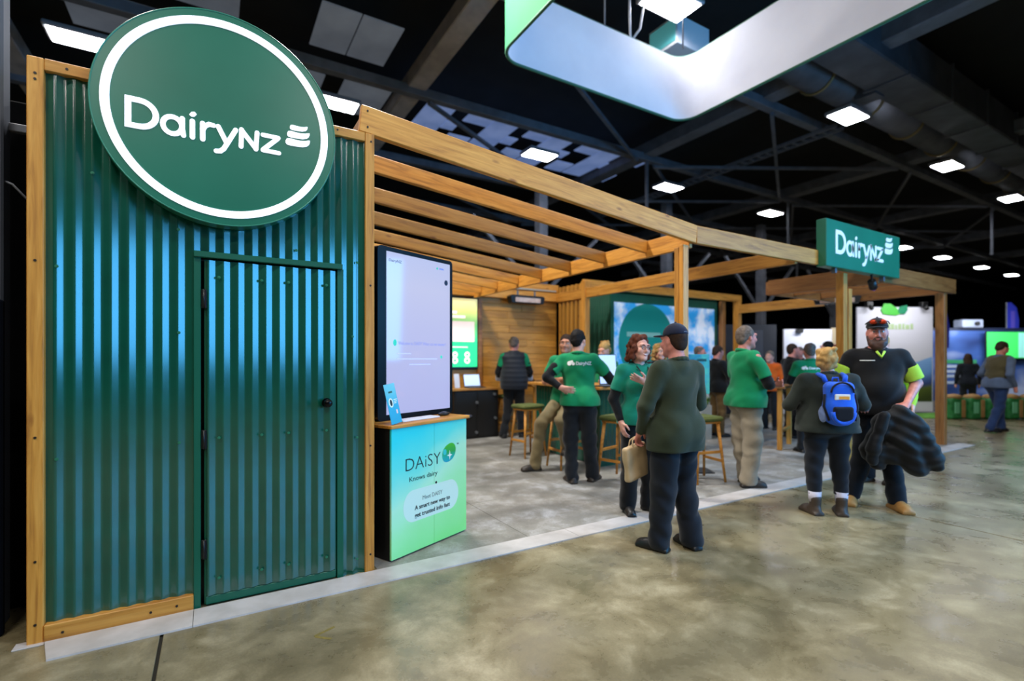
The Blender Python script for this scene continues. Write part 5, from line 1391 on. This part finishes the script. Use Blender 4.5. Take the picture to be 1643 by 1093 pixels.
for q in (1, -1):
    MB().tube([(q * .09, .17, 1.40), (q * .105, .15, 1.455), (q * .115, .06, 1.475), (q * .125, -.04, 1.44), (q * .15, -.125, 1.34), (q * .165, -.13, 1.22), (q * .20, -.05, 1.08), (q * .155, .16, 1.03)], [.022, .024, .024, .024, .022, .018, .012, .012], 8).build('shoulder_strap', BPB, bp)
    f = Field(); f.ell((q * .140, .225, 1.08), (.035, .06, .085), .02); f.noise = folds(.004, 33, 60, 50); field_mesh('side_pocket', f, .009, BPG, bp)
    MB().tube([(q * .14, .26, 1.28), (q * .155, .28, 1.16), (q * .12, .31, 1.02)], .012, 8).build('side_strap', BPK, bp)
MB().tube([(-.03, .17, 1.41), (-.025, .175, 1.445), (.025, .175, 1.445), (.03, .17, 1.41)], .008, 6).build('grab_handle', BPB, bp)
# --- bearded man
I = person('person', 'bearded man in a black and yellow-green work polo and cap holding a black coat', (6.41, -1.05), -22, 1.83, h=.010, w=1.30, belly=.05, seed=20, skin_kind='pink', top_mat=BLK, trousers=NAVY, leg_w=1.4, cuff=.05, shoe=SHOE_T, shoe_h=.09, hair='cropped', hair_mat=HAIR_B, hem=.87, sleeve=.50,
    pose=dict(yaw=-10, el={1: (.29, .04, 1.16), -1: (-.29, .03, 1.16)}, wr={1: (.165, -.22, .98), -1: (-.24, -.2, .98)}, hd={1: (-.5, -.8, -.25), -1: (.5, -.8, -.2)}, hn={1: (-.4, .2, -1), -1: (.4, .2, -1)}, curl={1: .9, -1: .6}, an={1: (.14, -.05, .085), -1: (-.20, .05, .085)}))
for q in (1, -1):
    f = Field(); A_, B_ = I['S'][q] + (I['E'][q] - I['S'][q]) * .40, I['S'][q] + (I['E'][q] - I['S'][q]) * .92
    f.cone(A_, B_, .078, .080, .02, cut=.90); f.cut(-(B_ - A_), -unit(B_ - A_) @ (A_ - (B_ - A_) * .02)); f.noise = folds(.003, 21, 40, 20); field_mesh('sleeve_band', f, .009, HIVIS, I['root'])
f = Field(); H = I['H']
for q in (1, -1): f.cone(H((q * .066, -.005, -.035)), H((q * .045, -.055, -.10)), .020, .030, .03)
f.cone(H((-.03, -.085, -.105)), H((.03, -.085, -.105)), .034, .034, .03).cone(H((-.03, -.092, -.052)), H((.03, -.092, -.052)), .013, .013, .02).ell(H((0, -.075, -.14)), (.04, .035, .04), .03); f.noise = folds(.005, 22, 110, 90)
field_mesh('beard', f, .008, mottled('brown_beard', '3a2118', '4d2d1f', 40, .6), I['root'])
cap(I, fabric('dark_cap_cloth', '1d1a1c'), fabric('dark_cap_cloth', '1d1a1c'))
for q in (1, -1):
    o = MB().sphere((0, 0, 0), (.030, .012, .022), 12, 8).build('sunglass_lens', plain('orange_mirror_lens', 'c8401c', .12, .5), I['root']); o.matrix_local = Matrix.Translation(H((q * .036, -.098, .098))) @ Matrix(I['RH'].tolist()).to_4x4()
MB().tube([H((-.092, .0, .085)), H((-.075, -.085, .10)), H((0, -.112, .106)), H((.075, -.085, .10)), H((.092, .0, .085))], .006, 6).build('sunglass_frame', plain('black_plastic', '0c0c0e', .25), I['root'])
MB().tube([(-.03, -.115, 1.455), (0, -.15, 1.40), (.03, -.115, 1.455)], .012, 6).build('neck_trim', HIVIS, I['root'])
back_print(I, '\u2014\u2014\u2014', WPRINT, 1.36, .05, .11, front=True, x0=-.10, name='chest_print', icon=False)
# coat hanging from his hand, built where it hangs
Mw = Matrix.Translation(I['root'].location) @ I['root'].rotation_euler.to_matrix().to_4x4()
ho = Mw @ Vector((.09 * I['s'], -.29 * I['s'], .885 * I['s']))
co = empty('coat', 'bunched black coat hanging from the bearded man\'s hand', 'coat', ho, I['root'].rotation_euler.z)
f = Field()
for a, b, r0, r1 in (((0, 0, .04), (-.12, .0, -.06), .05, .07), ((-.12, 0, -.06), (-.20, .02, -.34), .075, .095), ((0, 0, .02), (.02, -.02, -.22), .055, .09), ((.02, 0, .04), (.13, .0, -.08), .05, .07), ((.13, 0, -.08), (.25, .0, -.38), .075, .085), ((.04, -.02, -.2), (.12, -.01, -.45), .09, .10), ((.24, 0, -.34), (.29, 0, -.45), .065, .035), ((-.2, 0, -.32), (-.16, 0, -.46), .085, .06), ((-.02, 0, -.2), (-.06, 0, -.38), .08, .08)):
    f.cone(a, b, r0, r1, .05)
f.noise = lambda P, g=folds(.012, 44, 24, 26): g(P) + .006 * np.sin(P[:, 2] * 60 + 4 * np.sin(P[:, 0] * 9))
field_mesh('coat_cloth', f, .010, fabric('black_padded_coat', '0c0d0f', rough=.6, var=.7), co)
f = Field(); f.cone((-.13, -.07, .0), (-.22, -.08, -.31), .045, .055, .03).cone((-.22, -.08, -.31), (-.22, -.06, -.42), .055, .045, .03); f.noise = folds(.008, 45, 60, 20); field_mesh('coat_sleeve', f, .010, fabric('black_padded_coat', '0c0d0f', rough=.6, var=.7), co)
# --- person half hidden behind him
I = person('person', 'person in a yellow-green work shirt half hidden behind the bearded man', (7.50, -0.62), -28, 1.74, h=.013, w=1.15, seed=23, top_mat=HIVIS, long_sleeve=True, trousers=NAVY, leg_w=1.3, shoe=SHOE_G, hair='short', hair_mat=HAIR_Y, skin_kind='fair', pose=dict(yaw=-20, el={1: (.30, .0, 1.14)}, wr={1: (.27, -.15, .93)}, ft={1: (-.5, -1, 0), -1: (-.8, -.8, 0)}))
f = Field(); f.ell((0, .0, 1.30), (.205, .15, .16), .05); f.noise = folds(.004, 24); f.cut((0, 0, -1), -1.24).cut((0, 0, 1), 1.46); field_mesh('dark_yoke', f, .012, BLK, I['root'])

# --- people further inside the stand and beyond
def crowd(label, loc, phi, height, top, trousers, hair, hair_mat, skin_kind='fair', w=1.0, pose=None, long_sleeve=True, under=None, h=.014, seed=30, belly=.02, prn=None, **kw):
    I = person('person', label, loc, phi, height, pose=pose, w=w, belly=belly, skin_kind=skin_kind, h=h, top='jacket' if long_sleeve else 'polo', top_mat=top, long_sleeve=long_sleeve, under=under, trousers=trousers, shoe=SHOE_B, hair=hair, hair_mat=hair_mat, seed=seed, hands=False, **kw)
    if prn: back_print(I, prn, WPRINT, 1.34, .05, .20)
    return I
ARMF = dict(el={1: (.25, -.08, 1.14), -1: (-.25, -.08, 1.14)}, wr={1: (.18, -.32, 1.12), -1: (-.18, -.32, 1.12)}, hd={1: (-.2, -1, .1), -1: (.2, -1, .1)})
crowd('blonde woman in a green polo behind the bar, head bent to the screen', (6.28, 2.80, FL0), -40, 1.70, POLO, JEAN, 'bun', HAIR_Y, pose=dict(ARMF, pitch=18), long_sleeve=False, seed=31, h=.012)
crowd('curly fair-haired person in dark clothes between the woman with glasses and the olive jacket', (6.72, 2.03, FL0), 10, 1.66, BLK, JEAN, 'curly', HAIR_Y, seed=32, h=.012)
crowd('man in a black jacket and brown trousers reaching forward beside the timber post', (8.90, 2.62, FL0), 104, 1.68, BLK, fabric('brown_cloth', '6a5332'), 'short', HAIR_B, 'pink', 1.12, dict(ARMF, pitch=14, wr={1: (.15, -.48, 1.12), -1: (-.15, -.50, 1.10)}), seed=33)
crowd('bald man in dark clothes in front of the poster', (9.25, 3.30, FL0), 62, 1.70, BLK, JEAN, 'balding', HAIR_G, 'pink', seed=34)
crowd('person in a bright orange top far behind the man with folded arms', (10.62, 2.66, FL0), -50, 1.60, fabric('bright_orange_cloth', 'e0641c'), JEAN, 'short', HAIR_G, seed=35)
crowd('tall man in a black jacket with a reddish face looking right', (9.93, 1.80, FL0), 96, 1.72, BLK, BLK, 'cropped', HAIR_B, 'pink', 1.15, ARMF, seed=36)
crowd('man with a reddish face looking left towards the man in the black jacket', (11.70, 2.66, FL0), -70, 1.70, BLK, BLK, 'cropped', HAIR_G, 'pink', 1.0, ARMF, seed=37)
crowd('man in green polo with white back print, just left of the blonde backpacker', (8.70, 0.83, FL0), 168, 1.68, POLO, JEAN, 'short', HAIR_G, 'pink', 1.15, ARMF, False, BLK, .012, 38, .03, 'DairyNZ')
crowd('dark-haired man in black behind the blonde head', (11.13, 1.80, FL0), -130, 1.78, BLK, BLK, 'short', HAIR_K, 'fair', 1.05, ARMF, seed=39)
crowd('man in a green polo with a raised hand, mostly hidden behind the second front post', (9.86, 0.93, FL0), -95, 1.76, POLO, JEAN, 'cropped', HAIR_G, 'pink', 1.05, dict(ARMF, el={1: (.25, -.12, 1.14), -1: (-.25, -.1, 1.14)}, wr={1: (.16, -.30, 1.36), -1: (-.2, -.3, 1.1)}), False, BLK, .013, 40)
crowd('woman with long dark hair in a dark jacket behind the green sacks', (17.64, 1.63), 150, 1.58, NAVY, JEAN, 'long', HAIR_B, seed=41, h=.017)
I = crowd('man with bowed head in a brown waistcoat and blue jeans walking past the green sacks', (14.12, 0.13), 96, 1.79, fabric('grey_blue_shirt', '5f6f8c'), BLUEJ, 'short', HAIR_B, 'pink', 1.15, dict(pitch=26, chest=(0, -.09, -.01), hip={1: (.09, 0, .905), -1: (-.09, 0, .905)}, kn={1: (.09, -.16, .50), -1: (-.09, .05, .50)}, an={1: (.09, -.20, .085), -1: (-.09, .26, .10)}, el={1: (.26, .02, 1.13), -1: (-.27, .06, 1.12)}, wr={1: (.22, -.2, .96), -1: (-.24, -.10, .90)}), seed=42, h=.014)
f = Field(); f.ell((0, -.06, 1.27), (.235, .175, .20), .05).ell((0, -.03, 1.06), (.22, .175, .20), .05).cone((.12, -.07, 1.39), (-.12, -.07, 1.39), .10, .10, .05); f.noise = folds(.006, 43); f.cut((0, 0, -1), -.86).cut((0, -.3, 1), 1.46)
for q in (1, -1): f.cone((q * .255, -.06, 1.42), (q * .28, -.02, 1.20), .065, .065, .02, op=-1)
field_mesh('waistcoat', f, .014, fabric('brown_waistcoat_cloth', '5a5238'), I['root'])

# ================================================================== NEIGHBOURING STANDS, FAR RIGHT
def wallpiece(root, name, a, b, z0, z1, th, mat, off=0.0):
    """upright board between two ground points, its own X along it"""
    a, b = Vector((a[0], a[1], 0)), Vector((b[0], b[1], 0)); d = b - a; L = d.length
    o = MB().box((0, off, z0), (L, off + th, z1), 0.004 if th > .02 else 0).build(name, mat, root)
    M = Matrix.Translation(a) @ Matrix.Rotation(math.atan2(d.y, d.x), 4, 'Z')
    o.matrix_local = root.matrix_basis.inverted() @ M if root is not None else M
    return o
def stand_wall(name, label, a, b, cat='display wall'):
    return empty(name, label, cat, (a[0], a[1], 0), math.atan2(b[1] - a[1], b[0] - a[0])), Vector((b[0] - a[0], b[1] - a[1])).length
WHITEW = plain('white_stand_wall', 'dcdce8', .6)
t, L = stand_wall('display_wall', 'white display wall with a green leaf emblem and a blue mountain picture', (15.74, 3.36), (17.49, 2.31))
PIC = NT('mountain_print'); _tc = PIC.add('ShaderNodeTexCoord'); _sp = PIC.add('ShaderNodeSeparateXYZ'); PIC.link(_tc, 'Object', _sp, 'Vector')
_mp = PIC.coords((.6, 1, 1)); _n = PIC.noise(_mp, 1.2, 2)
_a = PIC.add('ShaderNodeMath'); _a.operation = 'MULTIPLY_ADD'; PIC.link(_n, 'Fac', _a, 0); _a.inputs[1].default_value = .35; PIC.link(_sp, 'Z', _a, 2)
_b = PIC.add('ShaderNodeMath'); _b.operation = 'MULTIPLY_ADD'; PIC.link(_sp, 'X', _b, 0); _b.inputs[1].default_value = -.32; PIC.link(_a, 'Value', _b, 2)
_r = PIC.ramp(_b, 'Value', [(0.0, lin('3f4a20')), (0.22, lin('5c6a2c')), (0.34, lin('3a4a86')), (0.62, lin('6fa0e0')), (0.98, lin('8ab8ee')), (1.0, lin('dcdce8'))])
PIC.link(_r, 'Color', PIC.b, 'Base Color');
MB().box((0, 0.004, .02), (L, .06, 2.85), .004).build('panel', WHITEW, t)
MB().box((0.0, -.002, .30), (L - .03, .003, 1.9), 0).build('mountain_picture', PIC.m, t)
MB().prism([(0.62 + x, 2.72 + z) for x, z in ((0, .05), (.08, .22), (.25, .22), (.42, .10), (.52, -.05), (.40, -.10), (.2, -.08), (.06, -.06))], -.03, -.005).build('leaf_emblem', plain('bright_green', '46b43c', .5), t)
MB().prism([(0.95 + x, 2.72 + z) for x, z in ((.12, .0), (.18, .14), (.36, .18), (.38, .05), (.30, -.06), (.2, -.06))], -.035, -.006).build('leaf_emblem', plain('deep_green', '14805a', .5), t)
for k, (x, w_) in enumerate(((.72, .07), (.82, .06), (.90, .09), (1.02, .05), (1.10, .08), (1.21, .06), (1.30, .10), (1.43, .07))):
    MB().box((x, -.003, 2.25), (x + w_, .004, 2.25 + (.15 if k % 3 else .12)), 0).build('pale_letter_block', plain('faint_green_print', 'b4cc9c', .6), t)
for x in (.25, 1.72): MB().box((x - .08, -.14, 2.86), (x + .08, .0, 2.98), .01).cyl((x, -.12, 2.86), (x, -.2, 2.78), .05, seg=10).build('clip_light', BLACK, t)
t, L = stand_wall('display_wall', 'plain white display wall behind the heads of the crowd', (13.54, 4.09), (14.62, 3.45))
MB().box((0, 0, .02), (L, .06, 2.22), .004).build('panel', WHITEW, t); MB().box((L, -.01, .02), (L + .12, .05, 2.26), .004).build('edge_post', plain('beige_post', 'b8a88a', .6), t)
MB().box((.3, -.12, 2.12), (.45, .0, 2.22), .01).build('clip_light', BLACK, t)
# area lamps added to brighten the far display walls
area('clip_lamp', (16.1, 2.1, 3.1), 1.4, .15, 26, (.96, .97, 1), (16.6, 2.84, 1.3))
area('clip_lamp', (13.8, 3.1, 2.6), 1.0, .15, 20, (.96, .97, 1), (14.1, 3.77, 1.3))
area('clip_lamp', (22.2, 2.2, 2.9), 2.5, .15, 70, (.9, .95, 1), (23.3, 2.9, 1.6))
t, L = stand_wall('partition', 'dark grey partition left of the plain white display wall', (11.95, 5.2), (13.48, 4.25), 'partition')
MB().box((0, 0, 0), (L, .06, 2.35), .004).build('panel', mottled('dark_grey_partition', '2a2d36', '23262e', 2, .7), t); MB().box((L * .45, -.015, .9), (L * .8, 0, 2.2), .004).build('grey_poster', plain('grey_poster', '383b46', .6), t)
BLUEW = NT('blue_stand_print'); _mp = BLUEW.coords((.5, 1, .9)); _n = BLUEW.noise(_mp, .9, 2)
_r = BLUEW.ramp(_n, 'Fac', [(0.35, lin('22386e')), (0.55, lin('3f62ac')), (0.72, lin('b9c8ee'))]); BLUEW.link(_r, 'Color', BLUEW.b, 'Base Color');
t, L = stand_wall('display_wall', 'deep blue display wall behind the green sacks at the right edge', (21.2, 4.17), (26.0, 1.29))
MB().box((0, 0, .02), (L, .08, 2.42), .004).build('panel', BLUEW.m, t); MB().box((0, -.03, 2.42), (L, .1, 2.50), .004).build('top_rail', plain('navy_rail', '1a2440', .5), t)
for x0, x1, z in ((1.0, 1.9, 1.15), (1.0, 2.2, .98), (1.0, 1.7, .82), (1.0, 2.0, .6)): MB().box((x0, -.01, z), (x1, 0, z + .09), 0).build('printed_line', plain('pale_blue_print', 'b8c8e0', .6), t)
MB().box((.95, -.012, 1.30), (2.2, -.002, 1.42), 0).build('green_stripe', plain('green_print', '3c9a6a', .5), t)
t, L = stand_wall('lit_screen', 'bright green screen on the blue wall at the right edge', (23.1, 2.80), (24.6, 1.90), 'screen')
MB().box((0, 0, 1.45), (L, .05, 2.38), .01).build('frame', BLACK, t); MB().box((.03, -.01, 1.48), (L - .03, 0, 2.35), 0).build('page', plain('green_screen_page', '3fd060', .4, emit='3fd060', es=.75), t)
MB().box((L * .62, -.014, 1.5), (L - .04, -.01, 2.33), 0).build('page_column', plain('pale_page_column', '8fd8d0', .4, emit='8fd8d0', es=.6), t)
t = empty('projector', 'pale projector box standing on top of the blue wall', 'projector', (22.9, 3.2, 2.50), R_(-31))
MB().box((-.35, -.2, 0), (.35, .2, .28), .03).build('case', plain('pale_grey_case', '8a92a8', .5), t); MB().cyl((.1, -.2, .14), (.1, -.26, .14), .07, seg=14).build('lens', BLACK, t)
for p, z, lb in (((20.6, 3.3), 3.1, 'blue flag banner just right of the far canopy post'), ((24.3, 2.6), 3.4, 'blue feather flag rising behind the bright green screen')):
    t = empty('feather_flag', lb, 'flag', (p[0], p[1], 0), R_(-31))
    MB().cyl((0, 0, 0), (0, 0, z), .02, seg=8).build('pole', STEEL, t)
    MB().prism([(.02, z - 1.3), (.02, z - .02), (.14, z), (.34, z - .18), (.42, z - .6), (.40, z - 1.3)], -.01, .01).build('flag_cloth', plain('royal_blue_cloth', '2632b4', .7), t)
    MB().box((.14, -.014, z - 1.1), (.28, -.01, z - .3), 0).build('flag_print', plain('violet_print', '5a50c0', .6), t)
# artificial grass under the leaf wall
gr = empty('grass_mat', 'strip of bright green artificial grass in front of the mountain picture', 'mat', (15.7, 2.45, 0), R_(-31)); 
MB().box((-.9, -.55, .001), (1.9, .55, .02), .004).build('mat', mottled('artificial_grass', '5f9a2c', '4c8424', 40, .9), gr)
# row of sacks
SG = mottled('green_sack_print', '2f8a46', '1f7038', 7, .6); SKR = mottled('kraft_sack_paper', 'a8834e', '94703e', 6, .75)
sack0 = None
dx, dy = .86 * .46, -.51 * .46
for i, lb in enumerate(('leftmost green and brown sack of the row, beside the far canopy post', 'second green and brown sack of the row', 'third green and brown sack, left of the walking man\'s legs', 'fourth green and brown sack, behind the walking man\'s legs', 'rightmost green and brown sack of the row at the right edge')):
    p = (16.10 + i * dx, 1.44 + i * dy, 0)
    if sack0 is None:
        sack0 = empty('sack', lb, 'sack', p, R_(-31), group='row of green sacks')
        f = Field(); f.box((0, 0, .27), (.185, .14, .27), .08, .03); f.noise = folds(.012, 51, 14, 12); f.cut((0, 0, -1), 0); field_mesh('sack_body', f, .02, SG, sack0)
        f = Field(); f.ell((0, 0, .53), (.19, .145, .075), .03); f.noise = folds(.012, 52, 20, 16); field_mesh('folded_top', f, .02, SKR, sack0)
        MB().box((-.10, -.165, .15), (.02, -.14, .42), .01).build('pale_label', plain('sack_label', '6fc090', .6), sack0)
        MB().box((.07, -.165, .05), (.16, -.138, .48), .01).build('brown_side', SKR, sack0)
    else: dup_tree(sack0, p, label=lb)
# dark hall columns and braces at the back
for i, (x, y) in enumerate(((9.6, 9.5), (15.2, 9.5), (21.0, 9.5), (27.0, 9.5))):
    t = empty('hall_column', 'dark steel column with diagonal braces standing far back in the hall', 'column', (x, y, 0), group='dark hall columns')
    beam('shaft', (0, 0, 0), (0, 0, 7.2), .3, .3, STEEL, t, .01)
    for s in (-1, 1): beam('brace', (0, 0, 3.4), (s * 2.4, 0, 5.6), .1, .1, STEEL, t, 0)
